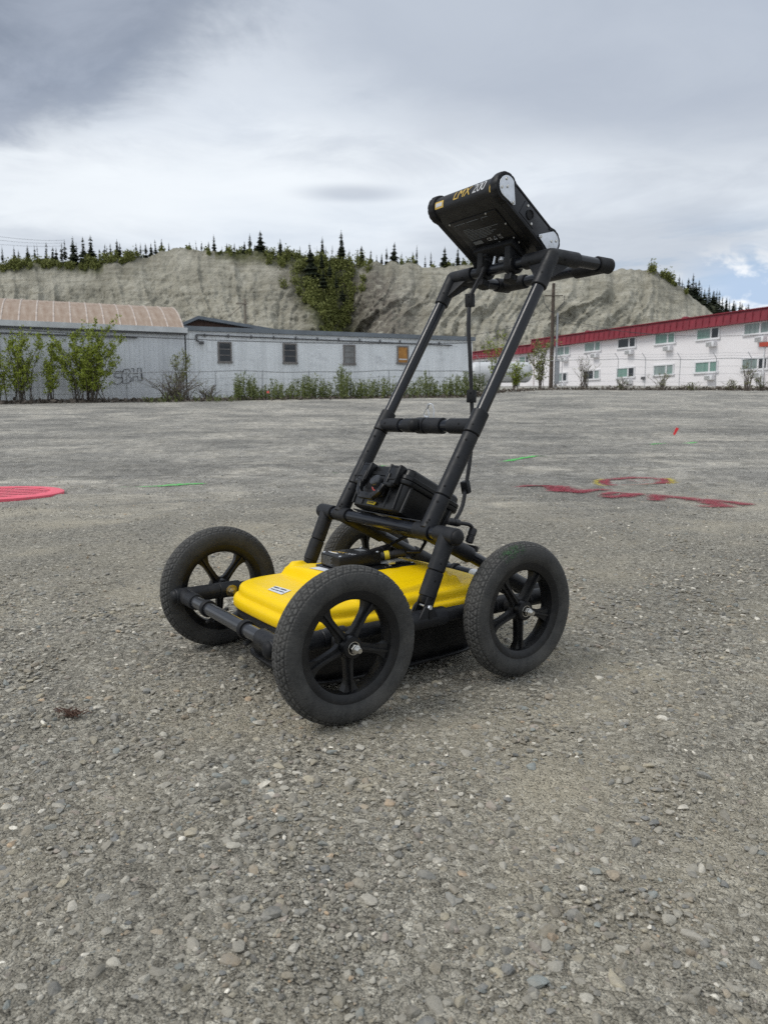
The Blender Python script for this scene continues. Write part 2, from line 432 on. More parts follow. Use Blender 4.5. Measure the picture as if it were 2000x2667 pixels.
g2 = a.ramp(bw(v2), [(.12, (.075, .071, .063)), (.5, (.25, .24, .215)), (.92, (.60, .58, .53))])
g3 = a.ramp(bw(v3), [(.2, (.13, .128, .12)), (.5, (.28, .271, .248)), (.9, (.54, .525, .49))])
col = a.mix(.6, g2, g1)
col = a.mix(a.math('MULTIPLY', a.smooth(a.voro(38), .25, .42, 1, 0), a.smooth(patch, .42, .62, .0, .7)), col, g3)
dust = a.ramp(a.noise(330, 4, .7), [(.25, (.26, .24, .198)), (.75, (.50, .465, .39))])
dm = a.math('MULTIPLY', a.smooth(patch, .62, .40), a.smooth(big, .38, .6, .15, .8))
col = a.mix(dm, col, dust)
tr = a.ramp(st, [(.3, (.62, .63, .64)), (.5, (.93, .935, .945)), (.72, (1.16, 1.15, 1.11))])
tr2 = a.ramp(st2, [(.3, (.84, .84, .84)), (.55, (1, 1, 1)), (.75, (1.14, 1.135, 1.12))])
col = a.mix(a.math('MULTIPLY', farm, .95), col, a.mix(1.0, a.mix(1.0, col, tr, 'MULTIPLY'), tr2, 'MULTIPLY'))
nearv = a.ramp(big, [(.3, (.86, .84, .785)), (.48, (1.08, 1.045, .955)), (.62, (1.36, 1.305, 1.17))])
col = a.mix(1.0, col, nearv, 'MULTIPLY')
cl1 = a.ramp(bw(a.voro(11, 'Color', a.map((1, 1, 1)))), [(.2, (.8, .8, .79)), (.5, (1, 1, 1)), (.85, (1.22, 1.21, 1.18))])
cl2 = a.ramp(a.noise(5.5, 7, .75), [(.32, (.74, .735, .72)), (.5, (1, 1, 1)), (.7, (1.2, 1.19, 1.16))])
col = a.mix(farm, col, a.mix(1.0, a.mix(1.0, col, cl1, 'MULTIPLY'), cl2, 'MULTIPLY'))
trk = a.math('MULTIPLY', a.attr('track'), a.smooth(a.noise(2.0, 5, .6), .3, .6))
col = a.mix(a.math('MULTIPLY', trk, .55), col, dust)
hs = a.n.new('ShaderNodeHueSaturation'); hs.inputs['Saturation'].default_value = .45; a.l.new(col, hs.inputs['Color'])
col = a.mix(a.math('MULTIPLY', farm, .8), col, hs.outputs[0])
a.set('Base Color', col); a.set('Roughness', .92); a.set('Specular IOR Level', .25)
h1 = a.math('SUBTRACT', 1.0, a.voro(95)); h2 = a.math('SUBTRACT', 1.0, a.voro(260)); h3 = a.noise(40, 7, .7)
b_ = a.bump(h1, .9, .008); b_ = a.bump(h2, .95, .0045, b_); b_ = a.bump(h3, .7, .009, b_)
b_ = a.bump(st2, .35, .05, b_)
M['gravel_ground'] = a.m
tag(link('ground', me, 'gravel_ground'), 'grey packed gravel lot with faint tyre tracks', kind='structure')

# loose stones lying on the lot: far too many to count
def ico(sub):
    bm = bmesh.new(); bmesh.ops.create_icosphere(bm, subdivisions=sub, radius=1.0)
    v = np.array([q.co for q in bm.verts]); f = np.array([[q.index for q in fc.verts] for fc in bm.faces]); bm.free(); return v, f
PAL = np.array([(.175,.17,.158),(.215,.208,.192),(.15,.155,.16),(.13,.14,.155),(.255,.25,.235),(.185,.17,.145),(.27,.25,.205),(.11,.112,.115),(.42,.41,.39),(.24,.205,.165),(.16,.185,.20),(.30,.295,.28),(.55,.54,.52),(.33,.25,.18),(.225,.2,.19)])
PW = np.array([13,14,9,6,12,8,8,4,6,3,4,10,2.2,1.5,5]); PW = PW/PW.sum()
def stones(n, ymin, ymax, smin, smax, pw, sub, dens_e, rng, maskth, nvar=10):
    bv, bf = ico(sub); var = []
    for k in range(nvar):
        q = bv.copy(); s_ = rng.random(3)*50
        q *= (1 + .36*vnoise(q[:,0]*1.1+s_[0], q[:,1]*1.1+s_[1], q[:,2]*1.1+s_[2]) + .14*vnoise(q[:,0]*2.6+s_[1], q[:,1]*2.6+s_[2], q[:,2]*2.6+s_[0]))[:, None]
        for _ in range(7):   # knock a few flat facets
            d = rng.normal(size=3); d /= np.linalg.norm(d); h = .42+.32*rng.random(); t = q@d; q -= np.outer(np.maximum(t-h, 0), d)*.85
        var.append(q)
    var = np.array(var)
    yy = np.linspace(ymin, ymax, 400); pdf = (1.2*yy+.6)*yy**(-dens_e); cdf = np.cumsum(pdf); cdf /= cdf[-1]
    y = np.interp(rng.random(n*2), cdf, yy); x = (rng.random(n*2)*2-1)*(.62*y+.3)
    keep = (fbm(x*1.9+4, y*1.9, 3.3, 3) + .5*fbm(x*.8, y*.8+7, 6.1, 2) + rng.normal(size=n*2)*.45) > maskth
    x, y = x[keep][:n], y[keep][:n]; n = len(x)
    s = smin*(1-rng.random(n)*(1-(smin/smax)**pw))**(-1/pw)*(.85+.3*rng.random(n))
    an = rng.random(n)*2*np.pi; k = rng.integers(0, nvar, n)
    sx, sy, sz = s*(.85+.5*rng.random(n)), s*(.7+.3*rng.random(n)), s*(.42+.3*rng.random(n))
    P = var[k]*np.stack([sx, sy, sz], -1)[:, None, :]
    tl = rng.normal(size=n)*.22; c, s2 = np.cos(tl)[:, None], np.sin(tl)[:, None]
    P = np.stack([P[..., 0]*c - P[..., 2]*s2, P[..., 1], P[..., 0]*s2 + P[..., 2]*c], -1)
    c, s2 = np.cos(an)[:, None], np.sin(an)[:, None]
    P = np.stack([P[..., 0]*c - P[..., 1]*s2, P[..., 0]*s2 + P[..., 1]*c, P[..., 2]], -1)
    z0 = gz(x, y) + relief(x, y) + sz*(-.25+.65*rng.random(n))
    P += np.stack([x, y, z0], -1)[:, None, :]
    F = bf[None] + (np.arange(n)*len(bv))[:, None, None]
    colr = PAL[rng.choice(len(PAL), n, p=PW)]*(.9+.85*rng.random(n))[:, None]*np.array([1.06, 1.02, .935])
    return P.reshape(-1, 3), F.reshape(-1, 3), np.repeat(colr, len(bv), 0)
a = Mat('stone'); c = a.attr('tint')
c = a.mix(.55, c, a.mix(1.0, c, a.ramp(a.noise(220, 5, .7), [(.3, (.5, .5, .48)), (.7, (1.45, 1.43, 1.36))]), 'MULTIPLY'))
up = a.n.new('ShaderNodeSeparateXYZ'); a.l.new(a.geo('Normal'), up.inputs[0])
c = a.mix(a.smooth(a.noise(70, 5, .7), .38, .66, .12, .62), c, (.34, .317, .27))
a.set('Base Color', c); a.set('Roughness', .85); a.set('Specular IOR Level', .3); a.bump(a.noise(300, 6, .75), .9, .002); M['stone'] = a.m
parts = [stones(9500, .55, 2.9, .0042, .0125, 2.3, 2, .7, RNG, .0),
         stones(20000, 2.0, 20, .0045, .014, 2.2, 1, 1.7, RNG, -.1),
         stones(36000, .55, 2.9, .0016, .0046, 1.3, 1, 1.2, RNG, -.6)]
off = 0; V_, F_, C_ = [], [], []
for v_, f_, c_ in parts:
    V_.append(v_); F_.append(f_+off); C_.append(c_); off += len(v_)
me = npmesh('gravel', np.concatenate(V_), np.concatenate(F_), True); me.set_sharp_from_angle(angle=R(24)); vcol(me, 'tint', np.concatenate(C_))
tag(link('gravel', me, 'stone'), 'loose grey and tan pebbles scattered over the lot', 'gravel', kind='stuff')
# ------------------------------------------------------------------ background: bluff, trees, buildings, fence
CREST = np.array([(-800,700),(-300,700),(0,698),(72,688),(169,692),(253,692),(289,677),(386,668),(424,653),(460,648),(516,650),(641,657),(737,667),(800,676),(870,690),(908,688),(969,684),(1089,688),(1113,699),(1200,687),(1300,690),(1450,694),(1602,703),(1689,699),(1725,711),(1762,740),(1798,765),(1866,819),(1930,862),(2050,900),(2900,915)], float)
DC, DB = 150.0, 112.0
def crest_v(u): return np.interp(u, CREST[:, 0], CREST[:, 1])
def az(u):
    d = ray(u, 700.0); return d.x/d.y
us = np.linspace(-500, 2300, 860); tt = np.concatenate([np.linspace(0, 1, 150), 1+np.linspace(.03, 1, 14)])
azs = np.array([az(u) for u in us]); zcs = np.array([at(u, crest_v(u), DC).z for u in us])
zcs = zcs + .35*fbm(us*.05, 0*us, 3.0, 3)
def hill_pt(U, T, A, ZC):
    s_m = A*140; tf = np.minimum(T, 1.0); pl = np.maximum(T-1, 0)
    zb = 3.6
    prof = .62*tf + .38*tf**2.6
    z = zb + (ZC-zb)*prof
    D = DB + (DC-DB)*tf**.9 + pl*110
    warp = 3*fbm(s_m*.03, tf*2.2, 1.1, 2)
    gul = 1-np.abs(vnoise(s_m*.17+.45*warp, tf*.8+.01*s_m, 4.4)); gul2 = 1-np.abs(vnoise(s_m*.42+warp*.7, tf*1.3, 7.2))
    amp = np.sin(np.pi*np.clip(tf*.86+.1, 0, 1))
    disp = amp*(3.4*fbm(s_m*.045, tf*.7, 2.2, 3) + 3.8*(gul**4-.3) + 1.5*(gul2**4-.3) + 1.3*(1-np.abs(fbm(s_m*.45+warp, z*.10, 6.3, 3))-.5) + .75*fbm(s_m*.9, z*.8, 3.3, 4, .6))
    # bedding ledges in the upper face
    crk = np.exp(-(vnoise(s_m*.23+.3*warp, tf*.5, 5.9)/.07)**2) + .7*np.exp(-(vnoise(s_m*.6+.3*warp, tf*.7, 1.7)/.07)**2)
    disp = disp - amp*.9*crk*(.45+.55*sstep(900, 1000, U))*sstep(.3, .7, tf)
    disp = disp + amp*.22*np.sin(z*1.35 + 1.5*fbm(s_m*.05, 0*s_m, 9.1, 2))*sstep(.45, .8, tf)
    ur = 868 + (1-tf)*95
    D = D - disp + 9*np.exp(-((U-ur)/62)**2)*amp + 3*np.exp(-((U-1090)/25)**2)*amp
    z = z - 2.0*pl + .9*pl*fbm(s_m*.1, pl*6, 2.0, 3)
    return A*D, D, z
U, T = np.meshgrid(us, tt); A_ = np.broadcast_to(azs, U.shape); ZC = np.broadcast_to(zcs, U.shape)
hx, hy, hz = hill_pt(U, T, A_, ZC)
me = npmesh('hill', np.stack([hx, hy, hz], -1).reshape(-1, 3), gridfaces(len(tt), len(us)))
tf = np.minimum(T, 1)
ur = 868 + (1-tf)*95; nz = fbm(A_*14, T*5, 3.7, 3)
scree = np.clip(np.exp(-((U-ur-60-30*nz)/(110+40*(1-tf)))**2)*1.1, 0, 1)*sstep(1.0, .9, tf)
scree = np.maximum(scree, np.exp(-((U-(760+170*(1-tf))-40*nz)/70)**2)*sstep(.35, .6, tf)*.8)
veg = np.clip(np.exp(-((U-ur+45-25*nz)/62)**2)*1.2*sstep(.12, .4, tf), 0, 1)
veg = np.maximum(veg, sstep(.985, 1.02, T)*np.where(U < 1250, 1, .35))
veg = np.maximum(veg, sstep(.93, .99, T+.03*nz)*np.where((U < 270) | ((U > 560) & (U < 880)), .9, 0))
veg = np.maximum(veg, sstep(.35, .8, fbm(A_*30, T*7, 8.8, 3))*.55*sstep(.55, .1, tf))
vcol(me, 'mask', np.stack([scree, veg, T*0], -1).reshape(-1, 3))
a = Mat('bluff'); mk = a.n.new('ShaderNodeSeparateColor'); a.l.new(a.attr('mask'), mk.inputs[0])
n1 = a.noise(.16, 7, .6, dist=.5); n2 = a.noise(1.0, 6, .65, a.map((1.1, 1.1, .22)), .3); n3 = a.noise(1.0, 5, .6, a.map((.12, .12, 1.5)), .6); n4 = a.noise(.9, 6, .7)
c = a.ramp(n1, [(.3, (.215, .205, .168)), (.5, (.345, .328, .272)), (.72, (.47, .45, .385))])
c = a.mix(.75, c, a.mix(1.0, c, a.ramp(n2, [(.3, (.6, .59, .55)), (.47, (.96, .96, .95)), (.7, (1.2, 1.19, 1.16))]), 'MULTIPLY'))
c = a.mix(.5, c, a.mix(1.0, c, a.ramp(n3, [(.38, (.66, .64, .58)), (.52, (1.05, 1.05, 1.05)), (.7, (1.15, 1.14, 1.1))]), 'MULTIPLY'))
c = a.mix(a.math('MULTIPLY', mk.outputs[0], a.smooth(n4, .33, .55)), c, (.16, .143, .12))
c = a.mix(a.math('MULTIPLY', mk.outputs[1], a.smooth(n4, .3, .55, .55, 1.0)), c, a.ramp(n2, [(.3, (.045, .05, .02)), (.7, (.11, .115, .04))]))
a.set('Base Color', c); a.set('Roughness', .95); a.set('Specular IOR Level', .15); a.bump(n2, .6, 1.0, a.bump(n4, .7, .7)); M['bluff'] = a.m
tag(link('hill', me, 'bluff'), 'bare grey silt bluff with eroded gullies behind the lot', kind='structure')
# wooded hill further off on the right
us2 = np.linspace(1500, 2900, 90); tt2 = np.linspace(0, 1.6, 30)
cv2 = np.interp(us2, [1500, 1700, 1760, 1800, 1880, 1955, 2100, 2900], [735, 735, 742, 765, 800, 822, 850, 900])
A2 = np.array([az(u) for u in us2]); Z2 = np.array([at(u, v, 230).z for u, v in zip(us2, cv2)])
U2, T2 = np.meshgrid(us2, tt2)
D2 = 190 + 40*T2 + 3*fbm(U2*.02, T2*3, 1.0, 3)
me = npmesh('far_hill', np.stack([A2*D2, D2, 3 + (Z2-3)*np.minimum(T2, 1) + .8*fbm(U2*.03, T2*4, 6.0, 2)], -1).reshape(-1, 3), gridfaces(len(tt2), len(us2)))
a = Mat('wooded_slope'); a.set('Base Color', a.ramp(a.noise(.25, 6, .65), [(.35, (.03, .036, .018)), (.6, (.075, .08, .035)), (.75, (.2, .185, .14))])); a.set('Roughness', .95); M['wooded_slope'] = a.m
tag(link('far_hill', me, 'wooded_slope'), 'dark wooded slope falling away behind the right end of the bluff', kind='structure')

# ---- foliage materials
def leafmat(name, c0, c1, c2):
    a = Mat(name); a.set('Base Color', a.ramp(a.math('ADD', a.math('MULTIPLY', a.noise(2.2, 4), .7), a.math('MULTIPLY', a.noise(31, 2), .3)), [(.3, c0), (.5, c1), (.7, c2)]))
    a.set('Roughness', .7); a.set('Specular IOR Level', .2); M[name] = a.m
leafmat('spruce_needles', (.010, .015, .009), (.02, .027, .014), (.038, .046, .02))
leafmat('willow_leaf', (.13, .165, .02), (.225, .27, .038), (.32, .37, .08))
leafmat('pale_leaf', (.13, .145, .05), (.2, .215, .08), (.27, .28, .12))
leafmat('weed_leaf', (.075, .095, .03), (.13, .155, .05), (.2, .22, .085))
leafmat('hill_leaf', (.085, .10, .028), (.165, .18, .052), (.27, .275, .095))
simple('bark', (.07, .058, .046), .9, nscale=8, var=.35)
simple('dry_twig', (.11, .092, .075), .9, nscale=4, var=.35)
def leaves(pos, nrm_rand, size, rng, asp=.5):
    n = len(pos); d = rng.normal(size=(n, 3)); d /= np.linalg.norm(d, axis=1)[:, None]
    e = rng.normal(size=(n, 3)); e -= d*np.sum(d*e, 1)[:, None]; e /= np.linalg.norm(e, axis=1)[:, None]
    s = size*(.6+.8*rng.random(n))[:, None]
    v = np.stack([pos-d*s*.5, pos+e*s*asp*.5, pos+d*s*.5, pos-e*s*asp*.5], 1)
    f = np.arange(n*4).reshape(n, 4); return v.reshape(-1, 3), f
# ---- spruces
def spruce_crown(rng, h, w, full, gap):
    V_, F_ = [], []; nl = int(16+8*full); k0 = 0
    for i in range(nl):
        t = i/(nl-1); z = h*(.06+.9*t)
        if rng.random() < gap and 0.05 < t < .9: continue
        rad = w*.5*((1-t)**.72*.95+.06)*(.45+.8*rng.random())
        nb = int(5+6*full*(1-t)+2)
        for b in range(nb):
            an = 2*math.pi*(b+rng.random()*.8)/nb; r_ = rad*(.6+.55*rng.random()); dr = -.12*h/nl*3*(.4+rng.random())-.18*r_
            ca, sa = math.cos(an), math.sin(an); wd = r_*.34+.03*h/6; th = .05*h/6+.10*r_
            p0 = (0, 0, z); tip = (ca*r_, sa*r_, z+dr)
            m = (ca*r_*.55, sa*r_*.55, z+dr*.35)
            V_ += [p0, (m[0]-sa*wd, m[1]+ca*wd, m[2]-th), tip, (m[0]+sa*wd, m[1]-ca*wd, m[2]-th), (m[0], m[1], m[2]+th*.6)]
            F_ += [(k0, k0+1, k0+4), (k0, k0+4, k0+3), (k0+1, k0+2, k0+4), (k0+4, k0+2, k0+3), (k0, k0+3, k0+1), (k0+1, k0+3, k0+2)]; k0 += 5
    top = h*.94; V_ += [(-.035*h/6, 0, top), (.035*h/6, .02, top), (0, 0, h), (0, .05, top)]; F_ += [(k0, k0+1, k0+2), (k0+1, k0+3, k0+2), (k0+3, k0, k0+2)]
    return npmesh('crown', V_, F_, False)
rs = np.random.default_rng(3); SPR = []
for k in range(7):
    h = 6.0; w_ = [2.0, 1.7, 2.7, 2.3, 1.5, 3.1, 1.9][k]; full = [.8, .65, 1.0, .9, .55, 1.2, .7][k]
    cm = spruce_crown(rs, h, w_, full, [.05, .15, .02, .06, .2, .02, .1][k]); cm.materials.append(M['spruce_needles'])
    tm = MB().path([(0,0,-.8), (0,0,2.5), (.02,0,h*.95)], [.085, .06, .012], 6).mesh('trunk'); tm.materials.append(M['bark'])
    SPR.append((cm, tm))
def spruce(u, vt, d, vb=None, var=None, label=None, group='spruces along the top of the bluff', zb=None):
    top = at(u, vt, d); 
    if zb is None: zb = float(np.interp(u, us, zcs)) - .4
    h = max(1.2, top.z-zb); k = random.randrange(7) if var is None else var
    o = empty('spruce_tree', (top.x, d, zb), random.random()*6.28); o.scale = (h/6*random.uniform(.7, 1.35),)*2 + (h/6,); o.rotation_euler = (random.gauss(0, .03), random.gauss(0, .03), random.random()*6.28)
    link('crown', SPR[k][0], None, o); link('trunk', SPR[k][1], None, o)
    return tag(o, label, 'tree', group)
ORD = 'first second third fourth fifth sixth seventh eighth ninth tenth eleventh twelfth thirteenth fourteenth fifteenth sixteenth seventeenth eighteenth nineteenth twentieth twenty-first twenty-second twenty-third twenty-fourth twenty-fifth twenty-sixth twenty-seventh twenty-eighth'.split()
r1 = [(20,240),(150,245),(200,285),(295,235),(375,225),(405,225),(485,200),(555,250),(600,255),(655,205),(695,170),(830,210),(900,140),(1080,275),(1115,215),(1155,250),(1200,215),(1295,205),(1475,210),(1515,210),(1575,215),(1630,215)]
r2 = [(25,175),(85,165),(165,210),(390,200),(465,190),(515,195),(355,230),(595,195),(790,215),(870,210),(935,240),(980,195),(1370,170),(1410,240),(1580,240),(740,250),(430,240),(1090,230)]
r3 = [(115,255),(160,135),(205,245),(260,240),(450,280),(540,275),(590,240),(680,290),(750,340),(800,320),(1020,310),(1135,310),(1275,340),(1340,300)]
for (q, x0, lab) in ((r1, 0, ' small spruce from the left in the row above the rusty barrel roof'), (r2, 400, ' small thin spruce from the left on the bare middle crest'), (r3, 800, ' smaller spruce from the left between the ravine and the console')):
    for n_, (x, y) in enumerate(sorted(q)): spruce(x0+x/4.1475, 580+y/4.1475, DC+random.uniform(.5, 5), label=ORD[n_]+lab)
for u, v, k, lab in ((785/4.1475, 580+140/4.1475, 5, 'broad bushy spruce with rounded top above the barrel roof'), (975/4.1475, 580+125/4.1475, 3, 'tallest spruce above the right half of the barrel roof'),
    (1260/4.1475, 580+170/4.1475, 0, 'dense pointed spruce just left of the bare crest'),
    (400+655/4.1475, 580+120/4.1475, 0, 'lone dark spruce in the middle of the bare crest'), (400+1040/4.1475, 580+110/4.1475, 1, 'thin spruce, left of the two tall ones on the bare crest'),
    (400+1155/4.1475, 580+78/4.1475, 2, 'thick spruce, right of the two tall ones on the bare crest'), (800+370/4.1475, 580+62/4.1475, 0, 'tallest narrow spruce of all, above the wooded ravine'),
    (800+855/4.1475, 580+250/4.1475, 1, 'sparse see-through spruce on the bluff edge right of the ravine'), (800+930/4.1475, 580+205/4.1475, 2, 'dense dark spire spruce on the bluff edge right of the ravine'),
    (800+1180/4.1475, 580+235/4.1475, 1, 'slim spruce on the crest above the notch in the bluff'), (800+1480/4.1475, 580+250/4.1475, 2, 'conical spruce on the crest closest left of the console'), (800+1625/4.1475, 580+255/4.1475, 0, 'spruce peeking out at the lower left edge of the console')):
    spruce(u, v, DC+1, var=k, label=lab)
spruce(800+50/4.1475, 580+205/4.1475, 146, var=5, label='large dark spruce standing lower in the ravine', zb=at(812, 730, 146).z)
for n_, (u, vt, vb) in enumerate(((838, 655, 700), (858, 672, 722), (842, 700, 752), (876, 706, 752), (892, 742, 786))):
    spruce(u, vt, 145-n_*1.5, var=(0, 3, 2, 0, 3)[n_], label=ORD[n_]+' spruce down the wooded ravine, counted from the top', group='spruces in the ravine', zb=at(u, vb, 145-n_*1.5).z)
for n_, (x, y) in enumerate(sorted(((1020,150),(1045,185),(1085,170),(1125,135),(1145,195),(1165,185),(1200,250),(1230,225),(1265,260),(1285,250),(1310,262),(1335,300),(1350,310),(1365,315),(1385,325),(1405,330),(1430,345),(1455,340),(1475,350),(1500,375),(1520,358),(1180,225),(1245,270),(1215,280),(1100,215),(1295,300),(1060,220),(1415,355)))):
    u = 1400+x/2.765; v = 660+y/2.765
    spruce(u, v, 231+random.uniform(-4, 3), var=random.choice((2, 5, 3, 0)), label=ORD[n_]+' dark spruce from the left on the slope beyond the red roof', group='spruces on the far right slope', zb=float(np.interp(u, us2, Z2))-3.5)
# ---- brush in the ravine and along the crest (one mass)
rb = np.random.default_rng(21); cl = []
for i in range(150):
    t = rb.random()**.42; u = 838+85*(1-t)-10+rb.normal()*(10+52*t*t)
    cl.append((u, .18+.85*t, .3+.75*rb.random()*t+.15, .8))
for i in range(230): cl.append((rb.uniform(-80, 350) if i < 140 else (rb.uniform(740, 900) if i % 3 else rb.uniform(540, 740)), .98+rb.random()*.05, (.22+.6*rb.random()**1.8)*(1 if i < 140 or i % 3 else .5), .8))
for i in range(46): cl.append((rb.uniform(330, 1230), 1.0+rb.random()*.03, .3+.35*rb.random(), .6))
for i in range(12): cl.append((rb.uniform(1690, 1790), .985, .3+.5*rb.random(), .7))
for i in range(40): cl.append((rb.uniform(1150, 1720), .08+.25*rb.random(), .35+.5*rb.random(), .5))
P_ = []
for (u, t, r_, dn) in cl:
    uu = np.array([u]); a0 = az(u); x, y, z = hill_pt(uu, np.array([t]), np.array([a0]), np.array([np.interp(u, us, zcs)]))
    n = int(220*dn*r_+60); q = rb.normal(size=(n, 3))*np.array([.5, .45, .75])*r_; q[:, 2] += r_*.7
    P_.append(q+np.array([x[0], y[0]-.3, z[0]]))
v_, f_ = leaves(np.concatenate(P_), None, .34, rb, .75)
tag(link('brush', npmesh('brush', v_, f_, False), 'hill_leaf'), 'yellow green brush filling the ravine and lining the crest of the bluff', 'brush', kind='stuff')

# ---- materials for buildings
a = Mat('white_siding'); nn = a.noise(.5, 6, .6); nv = a.noise(1.0, 5, .6, a.map((2.2, 2.2, .3)))
c = a.ramp(nn, [(.3, (.74, .76, .77)), (.7, (.87, .89, .90))]); c = a.mix(.6, c, a.mix(1.0, c, a.ramp(nv, [(.3, (.74, .74, .74)), (.55, (1.0, 1.0, 1.0))]), 'MULTIPLY'))
c = a.mix(a.math('MULTIPLY', a.smooth(a.noise(.9, 7, .72, a.map((1, 1, 1.8))), .52, .7), .6), c, (.45, .46, .48)); a.set('Base Color', c); a.set('Roughness', .55); M['white_siding'] = a.m  # grey smudges: wear, plus the shading of dents put into the colour
a = Mat('grey_siding'); nn = a.noise(.4, 6, .6); nv = a.noise(1.0, 5, .6, a.map((1.8, 1.8, .25)))
c = a.ramp(nn, [(.3, (.56, .58, .60)), (.7, (.72, .74, .76))]); c = a.mix(.6, c, a.mix(1.0, c, a.ramp(nv, [(.3, (.75, .75, .76)), (.6, (1.05, 1.05, 1.05))]), 'MULTIPLY')); a.set('Base Color', c); a.set('Roughness', .55); M['grey_siding'] = a.m
a = Mat('rusty_roof'); n1 = a.noise(1.1, 7, .65); n2 = a.noise(1.0, 6, .65, a.map((5, .6, .6)))
c = a.ramp(n1, [(.3, (.24, .16, .105)), (.5, (.34, .26, .19)), (.7, (.50, .43, .36))]); c = a.mix(.55, c, a.ramp(n2, [(.35, (.27, .18, .13)), (.6, (.42, .335, .275)), (.75, (.58, .53, .48))]))
a.set('Base Color', c); a.set('Roughness', .7); a.set('Metallic', .15); M['rusty_roof'] = a.m
simple('seam_white', (.47, .40, .35), .65, nscale=2.5, var=.3); simple('fascia_white', (.55, .56, .56), .6, nscale=1.5, var=.2)
simple('dark_trim', (.085, .085, .088), .6, nscale=2); simple('roof_grey', (.16, .18, .20), .7, nscale=1.2, var=.2)
simple('brown_board', (.10, .055, .04), .8, nscale=2, var=.3); simple('plywood', (.42, .20, .05), .7, nscale=2.5, var=.35)
simple('window_frame', (.19, .175, .165), .7, nscale=5, var=.3); simple('dark_glass', (.018, .022, .026), .12, rvar=.05, nscale=3)
simple('dusty_pane', (.2, .2, .195), .5, nscale=3, var=.3)
simple('galv', (.34, .35, .36), .45, metal=.6, nscale=6); simple('wire', (.05, .05, .052), .6)
a = Mat('motel_wall'); n1 = a.noise(.35, 6, .6); n2 = a.noise(5, 5, .7)
c = a.ramp(n1, [(.3, (.77, .745, .75)), (.7, (.85, .825, .83))]); c = a.mix(a.smooth(n2, .55, .8, 0, .25), c, (.48, .46, .47)); a.set('Base Color', c); a.set('Roughness', .85)
a.bump(a.voro(1.0, vec=a.map((2.5, 2.5, 5))), .15, .03); M['motel_wall'] = a.m
simple('red_fascia', (.21, .018, .03), .45, nscale=1.5, var=.2); simple('red_canopy', (.40, .06, .035), .55, nscale=2)
simple('vinyl_white', (.72, .72, .73), .5, var=.05); simple('ac_grey', (.42, .42, .41), .55, nscale=8, var=.2)
a = Mat('curtain_glass'); n1 = a.noise(1.0, 3, .5, a.map((6, 6, .4)))
a.set('Base Color', a.mix(a.smooth(a.noise(.23, 2), .42, .58), a.ramp(n1, [(.3, (.13, .24, .20)), (.7, (.20, .32, .27))]), a.ramp(n1, [(.3, (.16, .21, .2)), (.7, (.30, .36, .34))]))); a.set('Roughness', .18); a.set('Specular IOR Level', .6); M['curtain_glass'] = a.m
simple('pole_wood', (.085, .066, .052), .9, nscale=5, var=.35); simple('pale_wood', (.22, .19, .15), .9, nscale=5)
simple('tank_white', (.55, .56, .57), .4, nscale=2, var=.06)
def brect(mb, x0, x1, y0, y1, z0, z1, bevel=0.0):
    return mb.box(((x0+x1)/2, (y0+y1)/2, (z0+z1)/2), (x1-x0, y1-y0, z1-z0), None, bevel)
def corrugated(x0, x1, z0, z1, pitch, dep, y=0.0):
    n = int((x1-x0)/pitch); pr = []
    for i in range(n):
        b = x0+i*pitch
        pr += [(b, 0), (b+pitch*.55, 0), (b+pitch*.65, -dep), (b+pitch*.9, -dep)]
    pr.append((x1, 0)); v = []
    for (x, d) in pr: v += [(x, y+d, z0), (x, y+d, z1)]
    f = [(2*i, 2*i+2, 2*i+3, 2*i+1) for i in range(len(pr)-1)]
    return v, f
def wall_root(name, A, B):
    ang = math.atan2(B[1]-A[1], B[0]-A[0]); return empty(name, (A[0], A[1], 0), ang), math.hypot(B[0]-A[0], B[1]-A[1])

# ---- long white trailer
tr, TL = wall_root('trailer_building', (-8.88, 33.9), (4.55, 38.7)); TR = 4.42
tag(tr, 'long white corrugated trailer building with four small windows', 'building')
mb = MB(); v_, f_ = corrugated(0, TL, .9, TR, .2, .02); mb.add(v_, f_, False)
brect(mb, .01, TL-.01, .02, 3.2, .9, TR-.01); mb.obj('wall', 'white_siding', tr, flat=True)
mb = MB(); brect(mb, -.12, TL+.1, -.16, 3.4, TR+.003, TR+.2); mb.obj('roof', 'roof_grey', tr)
mb = MB(); mb.path([(.45, -.09, TR-.17), (TL-1.2, -.09, TR-.26)], .03, 8); 
for i in range(12): brect(mb, .8+i*1.05, .84+i*1.05, -.11, -.02, TR-.26, TR-.1)
mb.obj('conduit', 'dark_trim', tr)
mb = MB(); mb.path([(.45, -.1, TR-.16), (.45, -.1, TR-.42), (.62, -.16, TR-.5)], .045, 8); mb.box((.66, -.16, TR-.52), (.22, .12, .14), None, .02); mb.obj('service_head', 'dark_trim', tr)
def tx_px(u): # place along the trailer wall for a photo column
    d = ray(u, 920.0); r_ = d.x/d.y; ca, sa = math.cos(tr.rotation_euler.z), math.sin(tr.rotation_euler.z)
    return (r_*33.9+8.88)/(ca-r_*sa)
